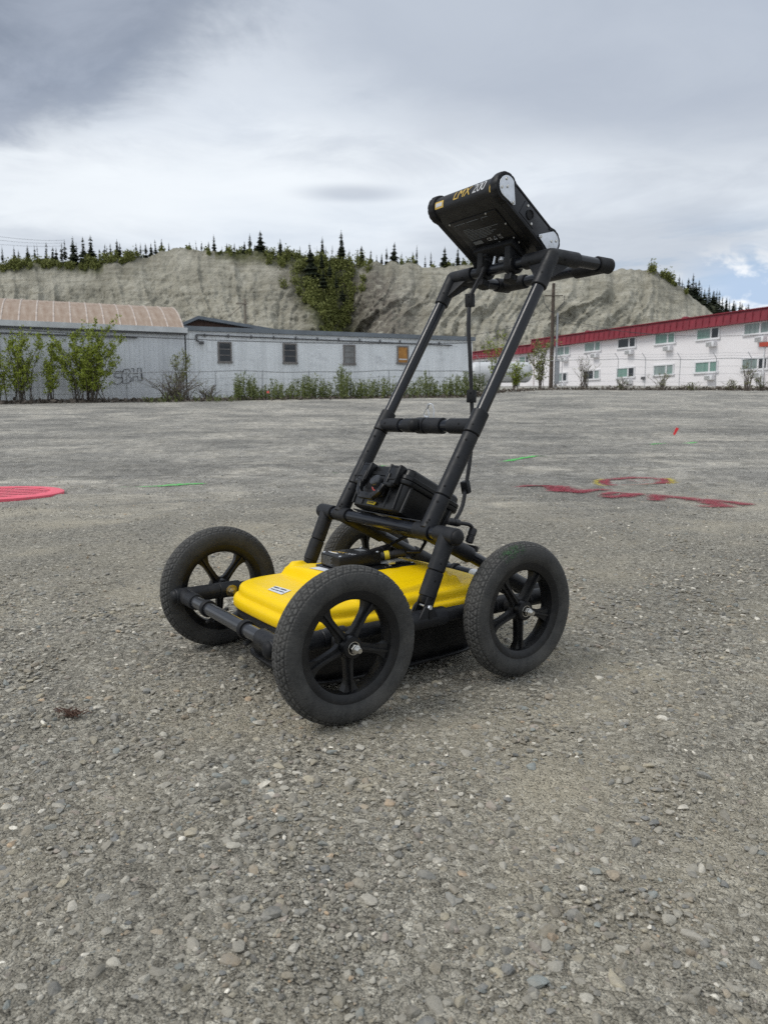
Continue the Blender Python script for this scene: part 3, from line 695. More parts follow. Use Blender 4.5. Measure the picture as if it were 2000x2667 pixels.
def trailer_window(u0, u1, v0, v1, kind):
    x0, x1 = tx_px(u0), tx_px(u1); dd = 33.9+math.sin(tr.rotation_euler.z)*(x0+x1)/2
    z1, z0 = at((u0+u1)/2, v0, dd).z, at((u0+u1)/2, v1, dd).z
    wnd = MB(); fw = .07
    brect(wnd, x0, x1, -.075, -.02, z1-fw, z1); brect(wnd, x0-.03, x1+.03, -.1, -.02, z0-.02, z0+fw)
    brect(wnd, x0, x0+fw, -.072, -.02, z0+fw, z1-fw); brect(wnd, x1-fw, x1, -.072, -.02, z0+fw, z1-fw)
    o = wnd.obj('window', 'window_frame', tr)
    hs = (z1-z0-2*fw)/3
    for k in range(3):
        p = MB(); za = z0+fw+hs*k
        if kind == 'board':
            if k == 0: brect(p, x0+fw, x1-fw, -.055, -.03, z0+fw, z1-fw); p.obj('board', 'plywood', o)
            continue
        brect(p, x0+fw+.005, x1-fw-.005, -.05, -.03, za+.012, za+hs-.012)
        p.obj('pane', 'dusty_pane' if kind == 'dusty' else 'dark_glass', o)
        if k: q = MB(); brect(q, x0+fw, x1-fw, -.066, -.03, za-.014, za+.014); q.obj('mullion', 'window_frame', o)
    if kind == 'board': q = MB(); brect(q, x0+fw+.03, x1-fw-.03, -.07, -.056, z0+.2, z0+.25); q.obj('batten', 'vinyl_white', o)
    return o
trailer_window(568, 604, 890, 945, 'glass'); trailer_window(737, 773, 894, 947, 'glass'); trailer_window(893, 925, 898, 950, 'dusty')
tag(trailer_window(1033, 1063, 901, 948, 'board'), 'window boarded up with orange brown plywood')
# low roof behind the trailer
lr, LL = wall_root('shed', (-9.9, 38.2), (-3.4, 40.6)); tag(lr, 'low dark shed with shallow gable roof behind the trailer', 'shed')
mb = MB(); mb.prism([(0, 1.2), (6.0, 1.2), (6.0, 4.75), (.5, 5.45), (0, 5.2)], frame((0, 1.5, 0), (1, 0, 0), (0, 0, 1)), 3.0); mb.obj('wall', 'brown_board', lr)
mb = MB(); mb.prism([(-.35, 5.22), (.5, 5.62), (6.4, 4.86), (6.4, 4.72), (.5, 5.46), (-.35, 5.06)], frame((0, 1.4, 0), (1, 0, 0), (0, 0, 1)), 3.6); mb.obj('roof', 'roof_grey', lr)

# ---- barrel-roofed hall on the left
qh, QL = wall_root('barrel_roof_hall', (-21.6, 28.1), (-8.83, 33.45)); tag(qh, 'grey corrugated hall with rusty pink barrel roof at far left', 'building')
QE = 4.38
mb = MB(); v_, f_ = corrugated(0, QL, .8, QE-.02, .2, .02); mb.add(v_, f_, False)
v_ = [(QL, 0, .8), (QL, 11, .8), (QL, 11, QE), (QL, 0, QE)]; mb.add(v_, [(0, 1, 2, 3)], False); mb.obj('wall', 'grey_siding', qh, flat=True)
S_, RISE = 5.6, 1.62; RR = (S_**2+RISE**2)/(2*RISE)
def arc(k, n, r_off=0.0):
    th0 = math.asin(S_/RR); th = -th0+2*th0*k/n; return (S_+(RR+r_off)*math.sin(th), QE+RISE-RR+(RR+r_off)*math.cos(th))
gab = [arc(k, 24) for k in range(25)]
mb = MB(); mb.add([(QL-.02, y, z) for y, z in gab], [tuple(range(25))], False); mb.obj('gable', 'grey_siding', qh, flat=True)
NP = 21; PWD = QL/NP; pm = {}
for row in range(2):
    mb = MB(); n = 10; c = 9; vs = []
    for k in range(n+1):
        y, z = arc(row*13+k*(13 if row == 0 else 11)/n, 24, .02+(.016 if row else 0))
        for j in range(c): vs.append((j/(c-1)*(PWD-.02), y, z+(.012 if j % 2 else 0)))
    fs = [(k*c+j, k*c+j+1, (k+1)*c+j+1, (k+1)*c+j) for k in range(n) for j in range(c-1)]
    mb.add(vs, fs); m_ = mb.mesh('roof_panel', 60); m_.materials.append(M['rusty_roof']); pm[row] = m_
mb = MB(); vs = []
for k in range(25):
    y, z = arc(k, 24, .05); vs += [(-.035, y, z-.03), (-.025, y, z-.005), (.025, y, z-.005), (.035, y, z-.03)]
mb.add(vs, [(k*4+j, k*4+j+1, (k+1)*4+j+1, (k+1)*4+j) for k in range(24) for j in range(3)]); sm_ = mb.mesh('roof_seam'); sm_.materials.append(M['seam_white'])
for i in range(NP):
    for row in range(2):
        o = link('roof_panel', pm[row], None, qh); o.location = (i*PWD, 0, 0)
    o = link('roof_seam', sm_, None, qh); o.location = ((i+1)*PWD, 0, 0)
mb = MB(); brect(mb, -.1, QL+.12, -.26, -.03, QE-.13, QE+.1); mb.obj('fascia', 'fascia_white', qh)
mb = MB(); brect(mb, -.1, QL+.1, -.2, -.04, QE-.2, QE-.135); mb.obj('gutter', 'dark_trim', qh)
mb = MB(); mb.path([(3, -.1, QE-.42), (QL-2.0, -.1, QE-.40)], .03, 8); mb.obj('conduit', 'dark_trim', qh)
mb = MB(); x1 = QL-7.35
brect(mb, x1-1.0, x1, -.09, -.035, 2.75, 4.0); wq = mb.obj('window', 'dark_trim', qh)
mb = MB(); brect(mb, x1-.93, x1-.1, -.11, -.092, 2.84, 3.92); mb.obj('pane', 'dark_glass', wq)
# tag sprayed on the hall wall
gx = QL-3.05
GR = [[(.62,.62),(.2,.68),(.05,.45),(.3,.36),(.55,.3),(.5,.08),(.2,.0),(.0,.12)],[(.62,.72),(.5,.45),(.55,.02),(.9,.0),(1.05,.2),(.85,.38),(1.0,.55),(.9,.72),(.62,.72)],[(.68,.52),(.78,.55)],[(.7,.2),(.82,.2)],[(1.05,.72),(1.2,.72),(1.18,.42),(1.4,.42),(1.42,.7),(1.62,.68),(1.6,.05),(1.42,.04),(1.4,.28),(1.15,.28),(1.12,.05),(1.0,.1)],[(1.62,.68),(1.68,.05),(1.6,.02)]]
for st_ in GR:
    mb = MB(); mb.path([(gx+x*.72, -.04, 1.95+z*.82+.12*x) for x, z in st_], .016, 6); mb.obj('graffiti_stroke', 'dark_trim', qh)

# ---- red roofed motel
mo, ML = wall_root('motel', (9.92, 88.73), (31.5, 49.35)); tag(mo, 'two storey pale pink motel with dark red roof fascia', 'building')
WX = 12.0
mb = MB(); brect(mb, WX, ML, 0, 9, 2.0, 7.62); mb.obj('wall', 'motel_wall', mo)
mb = MB(); brect(mb, -2, WX-1.2, .9, 9, 2.0, 7.35); mb.obj('wall', 'motel_wall', mo)
mb = MB(); brect(mb, WX-1.2, WX, 1.6, 9, 2.0, 7.9); mb.obj('dark_recess', 'red_fascia', mo)  # recess between the wings, its darkness put into a dark red block
for (x0, x1, y0, z0, z1) in ((WX-.1, ML+.3, -.55, 7.5, 8.38), (-2, WX-1.1, .4, 7.25, 8.05)):
    mb = MB(); mb.prism([(y0, z0), (y0+.12, z1), (9, z1), (9, z0)], frame(((x0+x1)/2, 0, 0), (0, 1, 0), (0, 0, 1)), x1-x0); fo = mb.obj('fascia', 'red_fascia', mo)
    sm = MB(); brect(sm, 0, .035, y0-.012, y0+.02, z0+.02, z1-.1); sme = sm.mesh('standing_seam'); sme.materials.append(M['red_fascia'])
    for k in range(int((x1-x0)/.62)):
        o = link('standing_seam', sme, None, fo); o.location = (x0+.3+k*.62, 0, 0); o.rotation_euler = (0, 0, 0)
    mb = MB(); brect(mb, x0-.05, x1+.05, y0-.02, y0+.2, z1+.003, z1+.07); mb.obj('coping', 'red_fascia', fo)
def motel_window(x0, zb, h=.95, wd=2.15, y=0.0, openp=False, ac=True):
    fr_ = MB(); t_ = .11
    brect(fr_, x0, x0+wd, y-.1, y-.01, zb+h-t_, zb+h); brect(fr_, x0-.08, x0+wd+.08, y-.13, y-.01, zb-.03, zb+t_)
    brect(fr_, x0, x0+t_, y-.078, y-.01, zb+t_, zb+h-t_); brect(fr_, x0+wd-t_, x0+wd, y-.078, y-.01, zb+t_, zb+h-t_); xm = x0+wd*.64
    brect(fr_, xm-.07, xm+.07, y-.076, y-.01, zb+t_, zb+h-t_)
    o = fr_.obj('window', 'vinyl_white', mo)
    for q0, q1, mt in ((x0+t_, xm-.07, 'curtain_glass' if not openp else 'dark_glass'), (xm+.07, x0+wd-t_, 'dark_glass' if random.random() < .5 else 'curtain_glass')):
        p = MB(); brect(p, q0+.004, q1-.004, y-.04, y-.015, zb+t_+.004, zb+h-t_-.004); p.obj('pane', mt, o)
    if ac:
        p = MB(); brect(p, x0+wd*.56, x0+wd*.9, y-.42, y-.01, zb-.58, zb-.19, .02); q = p.obj('air_conditioner', 'vinyl_white', mo)
        g = MB()
        for i in range(6): brect(g, x0+wd*.56+.04, x0+wd*.9-.2, y-.44, y-.421, zb-.55+i*.055, zb-.55+i*.055+.03)
        g.obj('grille', 'ac_grey', q)
for k in range(-1, 5):
    x0 = 36-4.2*k
    motel_window(x0, 6.58, openp=(k == 3)); motel_window(x0, 3.98, ac=(k in (0, 1, 3, 5)), openp=(k == 4))
motel_window(36-4.2*5+.1, 6.5); motel_window(36-4.2*5+.1, 3.95, wd=1.9)
for x0 in (1.2, 5.2, 9.0-.6): motel_window(x0, 6.1, h=.95, wd=1.7, y=.9, ac=False)
for x0, s_ in ((17.5, .35), (29.0, .4), (40.5, .45)):
    mb = MB(); mb.lathe([(0, 0), (s_*.6, 0), (s_*.6, .35), (s_*.8, .36), (s_*.8, .5), (s_*.3, .58), (0, .58)], (x0, 2.0, 8.38), (0, 0, 1), 12); mb.obj('roof_vent', 'red_fascia', mo)
mb = MB(); brect(mb, 38.45, 44, -1.6, 0, 5.52, 5.82); mb.obj('canopy', 'red_canopy', mo)
for x0 in (38.55, 38.95): mb = MB(); mb.path([(x0, -.1, 2.4), (x0, -.1, 7.4)], .05, 8); mb.obj('downpipe', 'vinyl_white', mo)
mb = MB(); mb.path([(38.75, -1.4, 2.4), (38.75, -1.4, 5.52)], .07, 8); mb.obj('canopy_post', 'vinyl_white', mo)
mb = MB(); brect(mb, 26.4, 26.75, -.2, -.01, 3.75, 3.98); mb.obj('wall_box', 'dark_trim', mo)

# ---- propane tank, utility pole, fence, wires
tk = empty('propane_tank', (at(1303, 975, 60).x, 60, float(gz(0, 60)))); tag(tk, 'white horizontal fuel tank beside the motel', 'tank')
mb = MB(); pr = []
for k in range(9): t = math.pi/2*k/8; pr.append((.82*math.sin(t), -2.0-.55*math.cos(t)))
for k in range(9): t = math.pi/2*(8-k)/8; pr.append((.82*math.sin(t), 2.0+.55*math.cos(t)))
mb.lathe(pr, (0, 0, 1.1), (1, 0, 0), 28); mb.obj('vessel', 'tank_white', tk)
for sx in (-1.3, 1.3): mb = MB(); brect(mb, sx-.15, sx+.15, -.55, .55, -.3, .5); mb.obj('saddle', 'galv', tk)
mb = MB(); mb.lathe([(0, 0), (.22, 0), (.22, .2), (.1, .27), (0, .27)], (0, 0, 1.9), (0, 0, 1), 14); mb.obj('dome', 'tank_white', tk)
PD = 50.0; pb = at(1434, 1005, PD); gp = float(gz(0, PD))
up_ = empty('utility_pole', (pb.x, PD, gp)); tag(up_, 'weathered dark wooden utility pole in front of the motel', 'pole')
ht = at(1434, 738, PD).z-gp
mb = MB(); mb.path([(0, 0, -.6), (0, 0, ht)], [.15, .105], 14); mb.obj('shaft', 'pole_wood', up_)
mb = MB(); mb.path([(.3, -.05, -.3), (.3, -.05, at(1443, 815, PD).z-gp)], .07, 10); mb.obj('riser_pipe', 'galv', up_)
mb = MB(); brect(mb, .2, .5, -.2, 0, .3, 1.9); mb.obj('meter_box', 'galv', up_)
mb = MB(); zz_ = at(1434, 772, PD).z-gp; brect(mb, -.6, .6, -.15, -.09, zz_, zz_+.06); mb.obj('crossarm', 'pole_wood', up_)
for pts in (((-.7, zz_), (-.62, zz_-.45), (-.25, zz_-.95), (.0, zz_-1.05)), ((.7, zz_+.05), (.66, zz_-.4), (.35, zz_-.8), (.25, zz_-1.0))):
    mb = MB(); mb.path([(x, -.18, z) for x, z in pts], .022, 6); mb.obj('drip_loop', 'wire', up_)
p2 = empty('utility_pole', (at(640, 850, 44).x, 44, 2.0)); tag(p2, 'thin pale wooden pole rising behind the trailer roof', 'pole')
h2 = at(641, 778, 44).z-2.0; mb = MB(); mb.path([(0, 0, 0), (0, 0, h2)], [.1, .075], 10); mb.obj('shaft', 'pale_wood', p2)
mb = MB(); brect(mb, -.5, .15, -.12, -.06, h2-.32, h2-.24); mb.obj('crossarm', 'pale_wood', p2)
mb = MB(); mb.path([(-.05, -.09, h2-.3), (-.9, -.09, h2-1.0)], .02, 6); mb.obj('brace', 'pale_wood', p2)
def sag(a_, b_, s_, n=24):
    a_, b_ = Vector(a_), Vector(b_); return [a_.lerp(b_, k/n)-Vector((0, 0, s_*4*(k/n)*(1-k/n))) for k in range(n+1)]
def wire(label, a_, b_, s_, r_=.014, grp='overhead wires'):
    mb = MB(); mb.path(sag(a_, b_, s_), r_, 5); tag(mb.obj('overhead_wire', 'wire'), label, 'wire', grp)
wire('black service wire crossing in front of the hall and trailer', at(-80, 850, 29.5), at(1236, 893, 37), .25, .018)
wire('wire from the drip loops towards the motel roof', at(1446, 822, 50), at(1720, 872, 56), .25, .016)
wire('thin wire strung along the motel front', at(1446, 835, 50), at(2030, 868, 46), .5, .012)
wire('wire running left from the utility pole over the trailer', at(1432, 826, 50), at(1030, 892, 39.5), .3, .014)
for k, (v0, v1) in enumerate(((607, 626), (617, 633), (629, 640))):
    wire(('topmost', 'middle', 'lowest')[k] + ' of three faint power lines in the sky at upper left', at(-60, v0, 130), at(168, v1, 155), .4, .02)
# fences
def fence(label, pts, hgt, posts, outrig):
    fo = empty('wire_fence', (pts[0][0], pts[0][1], float(gz(*pts[0])))); tag(fo, label, 'fence', None)
    o_ = Vector(fo.location)
    A, B = Vector((*pts[0], 0)), Vector((*pts[1], 0)); top = []
    for t in np.linspace(0, 1, 40):
        p = A.lerp(B, t); top.append(Vector((p.x, p.y, float(gz(p.x, p.y))+hgt+.03*math.sin(t*17)+.02*math.sin(t*41)))-o_)
    mb = MB(); mb.path(top, .022, 6); mb.obj('top_rail', 'galv', fo)
    for k in range(1, 4): mb = MB(); mb.path([q-Vector((0, 0, hgt*k/4)) for q in top], .006, 4); mb.obj('strand', 'galv', fo)
    if outrig:
        for k in (1, 2): mb = MB(); mb.path([q+Vector((-.1*k, -.04*k, .16*k)) for q in top], .006, 4); mb.obj('barbed_strand', 'galv', fo)
    for t in posts:
        p = A.lerp(B, t); g = Vector((p.x, p.y, float(gz(p.x, p.y))))-o_; lean = random.uniform(-.06, .06)
        mb = MB(); mb.path([g-Vector((0, 0, .3)), g+Vector((lean, 0, hgt+.05))] + ([g+Vector((lean-.25, -.06, hgt+.4))] if outrig else []), .018, 8); mb.obj('post', 'galv', fo)
def along(u0, d0, u1, d1, us_):
    A = np.array([at(u0, 1000, d0).x, d0]); B = np.array([at(u1, 1000, d1).x, d1]); out = []
    for u in us_:
        r_ = ray(u, 1000).x/ray(u, 1000).y; out.append((A[0]-r_*A[1])/((A[0]-B[0])-r_*(A[1]-B[1])))
    return tuple(A), tuple(B), out
A, B, ps = along(-120, 29.0, 1236, 36.5, (-60, 75, 205, 330, 440, 560, 682, 808, 912, 1016, 1120, 1213))
fence('sagging low wire fence running past the hall and the trailer', (A, B), 1.2, ps, False)
A, B, ps = along(1236, 52.0, 2080, 44.0, (1250, 1345, 1460, 1530, 1607, 1678, 1767, 1863, 1953, 2040))
fence('tall wire fence with angled post tops in front of the motel', (A, B), 1.85, ps, True)

# ---- shrubs
def shrub(name, label, u, vb, d, h, wd, nst, nlf, mat, twig='bark', lsize=.085, spread=1.0, seed=1, low=.15, group=None, cat='shrub'):
    rg = np.random.default_rng(seed); x0 = at(u, vb, d).x; g = float(gz(x0, d))
    o = empty(name, (x0, d, g)); tag(o, label, cat, group); mb = MB(); LP = []
    for i in range(nst):
        an = rg.random()*6.28; rr = wd*.5*spread*rg.random()**.6; hh = h*(.55+.45*rg.random())*(1-.25*(rr/(wd*.5*spread+1e-6))**2)
        b0 = Vector((rg.normal()*wd*.09, rg.normal()*.15, -.1)); tip = Vector((math.cos(an)*rr, math.sin(an)*rr*.6, hh))
        mid = b0.lerp(tip, .5)+Vector((-math.cos(an)*rr*.2+rg.normal()*.05, 0, hh*.06)); pts = [b0, b0.lerp(mid, .6), mid, mid.lerp(tip, .6), tip]
        mb.path(pts, [.022, .018, .014, .009, .004], 5, cap=False)
        segs = [(pts[k], pts[k+1]) for k in range(4)]
        for b in range(7):
            t = low+(1-low)*rg.random(); k = min(3, int(t*4)); p = pts[k].lerp(pts[k+1], t*4-k)
            q = p+Vector((rg.normal()*.28, rg.normal()*.22, .12+.32*rg.random()))*(h/3.2); mb.path([p, p.lerp(q, .5)+Vector((0, 0, -.03)), q], [.007, .005, .002], 4, cap=False); segs.append((p, q))
            segs.append((p, q))
        for k in range(int(nlf/nst)):
            a_, b_ = segs[rg.integers(1, len(segs))]; p = a_.lerp(b_, rg.random())
            if p.z < h*low: continue
            LP.append((p.x+rg.normal()*.05, p.y+rg.normal()*.05, p.z+rg.normal()*.05))
    mb.obj('stems', twig, o)
    if LP: v_, f_ = leaves(np.array(LP), None, lsize, rg, .55); link('foliage', npmesh('foliage', v_, f_, False), mat, o)
    return o
shrub('willow_shrub', 'open leafy green willow at the far left before the hall', 62, 1040, 29.6, 3.25, 2.3, 14, 4200, 'willow_leaf', seed=2)
shrub('willow_shrub', 'slim young willow between the two larger willows', 132, 1040, 29.9, 2.55, 1.1, 6, 1700, 'willow_leaf', seed=3)
shrub('willow_shrub', 'largest dense green willow clump before the grey hall', 232, 1040, 30.2, 3.35, 3.0, 30, 11500, 'willow_leaf', seed=4)
shrub('willow_shrub', 'low loose willow at the left edge of the photo', -10, 1045, 29.3, 2.1, 1.8, 8, 1700, 'willow_leaf', seed=5)
shrub('pale_shrub', 'tall pale shrub at the corner of hall and trailer', 468, 1040, 32.2, 2.5, 1.1, 7, 900, 'pale_leaf', 'dry_twig', .075, seed=6, low=.3)
shrub('bare_brush', 'grey leafless brush in front of the hall corner', 455, 1042, 31.2, 1.35, 3.2, 46, 260, 'pale_leaf', 'dry_twig', .06, seed=7)
shrub('bare_brush', 'dry twiggy brush just left of the weeds', 545, 1042, 32.0, .8, 1.7, 24, 100, 'pale_leaf', 'dry_twig', .06, seed=8)
shrub('pale_shrub', 'pale green sapling beside the dark utility pole', 1405, 1005, 47, 3.4, 2.0, 12, 1300, 'pale_leaf', 'dry_twig', .12, seed=9)
shrub('rust_shrub', 'tall leafy sapling seen between the handle tubes', 1292, 1010, 45, 3.9, 1.6, 9, 900, 'willow_leaf', 'dry_twig', .11, seed=10)
shrub('leafy_shrub', 'green shrub in front of the white tank', 1342, 1010, 44, 2.1, 1.6, 10, 900, 'willow_leaf', 'dry_twig', .11, seed=31)
shrub('bare_brush', 'tall dry brush right of the utility pole', 1520, 1010, 45.5, 2.2, 2.2, 18, 160, 'pale_leaf', 'dry_twig', .08, seed=11)
for k, (u, h, wd, lab) in enumerate(((1618, 1.0, 1.3, 'low dry tuft under the third lower motel window'), (1718, 1.25, 1.7, 'round rusty brown bush in front of the motel'), (1795, .6, 2.0, 'flat dry tuft right of the rusty bush'), (1905, .75, 1.6, 'dry tuft below the rightmost lower motel window'), (1985, 1.0, 1.5, 'dry brush at the right edge beside the downpipes'), (1945, 2.0, .9, 'thin bare sapling against the rightmost lower window'))):
    shrub('dry_tuft', lab, u, 1008, 44.5-k*.3, h, wd, 14, 260, 'pale_leaf' if k % 2 else 'weed_leaf', 'dry_twig', .07, seed=20+k, group=None)
# weeds along the trailer and a strip of dark litter at the foot of the fence
rw = np.random.default_rng(8); mbw = MB(); LP = []
def weeds(u0, u1, d0, d1, n, h0, h1):
    for i in range(n):
        t = rw.random(); u = u0+(u1-u0)*t; d = d0+(d1-d0)*t+rw.normal()*.35; x = at(u, 1030, d).x; g = float(gz(x, d))
        cl_ = .5+.5*vnoise(u*.028, 2.0, 1.0); h = (h0+(h1-h0)*rw.random())*(.35+.75*cl_)
        tip = (x+rw.normal()*.1, d+rw.normal()*.1, g+h); mbw.path([(x, d, g-.05), tip], [.008, .003], 4, cap=False)
        for k in range(int(11*h/.8)+2):
            s_ = rw.random(); LP.append((x+(tip[0]-x)*s_+rw.normal()*.045, d+rw.normal()*.045, g+h*(.08+.92*s_)))
weeds(612, 1232, 32.4, 35.6, 820, .6, 1.45); weeds(1232, 1300, 40, 42, 70, .8, 1.6); weeds(380, 620, 30.5, 31.5, 60, .2, .45)
v_, f_ = leaves(np.array(LP), None, .13, rw, .28)
wm = npmesh('weeds', v_, f_, False); wo_ = link('weeds', wm, 'weed_leaf'); tag(wo_, 'tall green weeds growing along the foot of the trailer', 'weeds', kind='stuff')
tag(mbw.obj('weed_stalks', 'weed_leaf'), 'thin stalks of the weeds along the trailer', 'weeds', kind='stuff')
LP = []
for i in range(3600):
    u = rw.uniform(-60, 1440) if i < 2400 else rw.uniform(1440, 2050); d = np.interp(u, [-60, 1236, 1300, 1440, 2050], [29.2, 35.2, 41, 45.5, 44])+rw.normal()*.35
    x = at(u, 1030, d).x; LP.append((x, d, float(gz(x, d))+abs(rw.normal())*.05*(1+.8*(u > 1240))))
simple('litter', (.125, .105, .085), .95, nscale=3, var=.4)
v_, f_ = leaves(np.array(LP), None, .2, rw, .5); tag(link('dead_litter', npmesh('dead_litter', v_, f_, False), 'litter'), 'brown strip of dead leaves and twigs along the fences', 'litter', kind='stuff')
# ------------------------------------------------------------------ the survey cart (local axes: X forward, Y towards the near side, Z up)
CX, CY, YAW = -.0615, 1.7918, 3.756
cart = empty('survey_cart', (CX, CY, 0), YAW); tag(cart, 'black four wheeled push cart carrying a yellow radar antenna', 'cart')
TR_, SR = .0148, .0197          # tube and sleeve radii
RAILY, RZ = .258, .159
def V(*a): return Vector(a)
# ---- wheels
WR, WT, WY, WB = .159, .0288, .313, .2351
def tyre_mesh():
    na, prof = 696, []
    # profile angle: 0 = crown, +-: shoulders and sidewalls down to the bead
    ang = np.concatenate([np.linspace(-150, -58, 10), np.linspace(-54, 54, 37), np.linspace(58, 150, 10)])
    th = np.linspace(0, 2*np.pi, na, endpoint=False)
    A_, TH = np.meshgrid(np.radians(ang), th)      # rows: around, cols: profile
    s = np.degrees(A_)/54.0; r0 = WT*(1+.05*np.exp(-(np.abs(s)-1.0)**2/.03))
    tread = (np.abs(s) <= 1.0)
    P = 58; ph = TH/(2*np.pi)*P
    def near(x, wd): f = np.abs((x % 1)-.5); return f > .5-wd
    g = np.zeros_like(s, bool)
    g |= near(ph + .85*np.abs(s) + .5, .085)                      # chevrons
    g |= near(ph*1.0 - 1.15*np.abs(s) + .1, .075) & (np.abs(s) > .28)
    zig = .045*np.abs(((ph*2) % 1)-.5)*2
    for c_ in (.0, .3, .62, .92): g |= np.abs(np.abs(s) - c_ - zig*(c_ < .5)) < .035
    r = r0 - np.where(tread & g, .0021, 0)
    # sidewall rib near the rim
    side = np.abs(np.degrees(A_)); r = r + .0016*np.exp(-((side-138)/5)**2) + .0005*np.exp(-((side-80)/4)**2)
    rad = (WR-WT) + r*np.cos(A_); yy = r*np.sin(A_)
    v = np.stack([rad*np.cos(TH), yy, rad*np.sin(TH)], -1).reshape(-1, 3)
    nr, ncol = s.shape; i = np.arange(nr)[:, None]*ncol + np.arange(ncol-1)[None]; j = ((np.arange(nr)+1) % nr)[:, None]*ncol + np.arange(ncol-1)[None]
    f = np.stack([i, i+1, j+1, j], -1).reshape(-1, 4)
    me = npmesh('tyre', v, f[:, ::-1], True); me.materials.append(M['tyre'])
    dust = np.where(tread, np.where(g, .0, 1.0), .3*(1-sstep(95, 140, side))+.9*np.exp(-((side-145)/5)**2)).reshape(-1)
    vcol(me, 'dust', np.stack([dust]*3, -1)); return me
def rim_meshes():
    RB = .1187
    # rim ring: profile (radius, y)
    pr = [(RB+.004, -.0195), (RB+.003, -.0225), (RB-.003, -.0232), (.1005, -.0205), (.0945, -.017), (.0925, -.010), (.0918, 0), (.0925, .010), (.0945, .017), (.1005, .0205), (RB-.003, .0232), (RB+.003, .0225), (RB+.004, .0195)]
    mb = MB(); mb.lathe(pr, (0, 0, 0), (0, 1, 0), 96); ring = mb.mesh('rim', 25)
    # spoke pointing down (-Z), double-flared web with a centre rib
    mb = MB(); n = 14; pts = []
    def hw(t): return .0098 - .0015*math.sin(math.pi*t) + .0095*max(0, (t-.66)/.34)**1.6 + .006*max(0, (.16-t)/.16)**1.5
    for k in range(n+1):
        t = k/n; r_ = .017+(.0945-.017)*t; w_ = hw(t); th = .0065+.0035*max(0, (t-.6)/.4)**2
        pts.append([(-w_, -th, -r_), (-w_, th, -r_), (w_, th, -r_), (w_, -th, -r_)])
    vs = [p for ring_ in pts for p in ring_]; fs = [(4*k+j, 4*k+(j+1) % 4, 4*k+4+(j+1) % 4, 4*k+4+j) for k in range(n) for j in range(4)]
    mb.add(vs, fs)
    for sg in (-1, 1):
        vs = []; 
        for k in range(n+1):
            t = k/n; r_ = .02+(.0935-.02)*t; hgt = .0155-.002*t; bw_ = .0036
            vs += [(-bw_, sg*.0055, -r_), (-bw_*.6, sg*hgt, -r_), (bw_*.6, sg*hgt, -r_), (bw_, sg*.0055, -r_)]
        fs = [(4*k+j, 4*k+j+1, 4*k+5+j, 4*k+4+j) for k in range(n) for j in range(3)]
        mb.add(vs, fs)
    sp = mb.mesh('spoke', 30)
    mb = MB(); mb.lathe([(.0075, -.026), (.019, -.026), (.0215, -.0235), (.0225, -.010), (.0225, .010), (.0222, .0225), (.0205, .0255), (.0135, .0258), (.013, .0235), (.0075, .0235)], (0, 0, 0), (0, 1, 0), 40); hub = mb.mesh('hub', 25)
    mb = MB(); mb.lathe([(.0118, .0236), (.0132, .0236), (.0132, .0264), (.0118, .0264)], (0, 0, 0), (0, 1, 0), 36, True); brg = mb.mesh('bearing_ring')
    mb = MB(); ax = MB()
    def hexp(y0, y1, r_): 
        q = MB(); q.prism([(r_*math.cos(math.pi/3*k+.2), r_*math.sin(math.pi/3*k+.2)) for k in range(6)], frame((0, (y0+y1)/2, 0), (1, 0, 0), (0, 0, 1)), abs(y1-y0), .0006); return q
    nut = hexp(.0245, .0335, .0098); nut.lathe([(0, .0335), (.0078, .0335), (.0078, .0375), (.006, .0385), (0, .0385)], (0, 0, 0), (0, 1, 0), 20); nm = nut.mesh('nut', 25)
    b = MB(); pr = [(0, -.072)] + [(.0052, -.072)]
    for k in range(10): pr += [(.0052, .0385+k*.0009), (.0047, .0385+k*.0009+.00045)]
    pr += [(.0045, .048), (0, .048)]; b.lathe(pr, (0, 0, 0), (0, 1, 0), 18); axm = b.mesh('axle_bolt', 25)
    spc = MB(); spc.lathe([(.0075, -.052), (.0145, -.052), (.0145, -.026), (.0075, -.026)], (0, 0, 0), (0, 1, 0), 28); spm = spc.mesh('spacer', 25)
    for me_, m_ in ((ring, 'rim_plastic'), (sp, 'rim_plastic'), (hub, 'rim_plastic'), (brg, 'steel'), (nm, 'steel'), (axm, 'steel'), (spm, 'rubber_cap')): me_.materials.append(M[m_])
    return ring, sp, hub, brg, nm, axm, spm
TYM = tyre_mesh(); RIM, SPK, HUB, BRG, NUT, AXM, SPC = rim_meshes()
def wheel(x, side, spin, label):
    o = empty('wheel', (x, side*WY, WR-.0015)); o.parent = cart
    if side < 0: o.rotation_euler = (0, 0, math.pi)
    o['label'] = label
    t = link('tyre', TYM, None, o); t.rotation_euler = (0, spin*1.3, 0)
    link('rim', RIM, None, o); link('hub', HUB, None, o); link('bearing_ring', BRG, None, o); link('axle_nut', NUT, None, o); link('axle_bolt', AXM, None, o); link('spacer', SPC, None, o)
    for k in range(5): s = link('spoke', SPK, None, o); s.rotation_euler = (0, spin+k*2*math.pi/5, 0)
    return o
w1 = wheel(WB, 1, R(2), 'front wheel nearest the camera'); w2 = wheel(-WB, 1, R(1), 'rear wheel on the near side with a green scuff')
w3 = wheel(WB, -1, R(4), 'front wheel on the far side'); w4 = wheel(-WB, -1, R(30), 'rear wheel on the far side, half hidden')
simple('rubber_print', (.062, .062, .06), .7)
def side_text(wh, body, a0):
    def f(co):
        r_ = .1385+co.y; t = a0-co.x/r_; ca = (r_-(WR-WT))/WT; return V(r_*math.cos(t), WT*math.sqrt(max(0, 1-ca*ca))+.0006, r_*math.sin(t))
    text_on('sidewall_lettering', body, .009, None, 'rubber_print', wh, 0, 1.1, f)
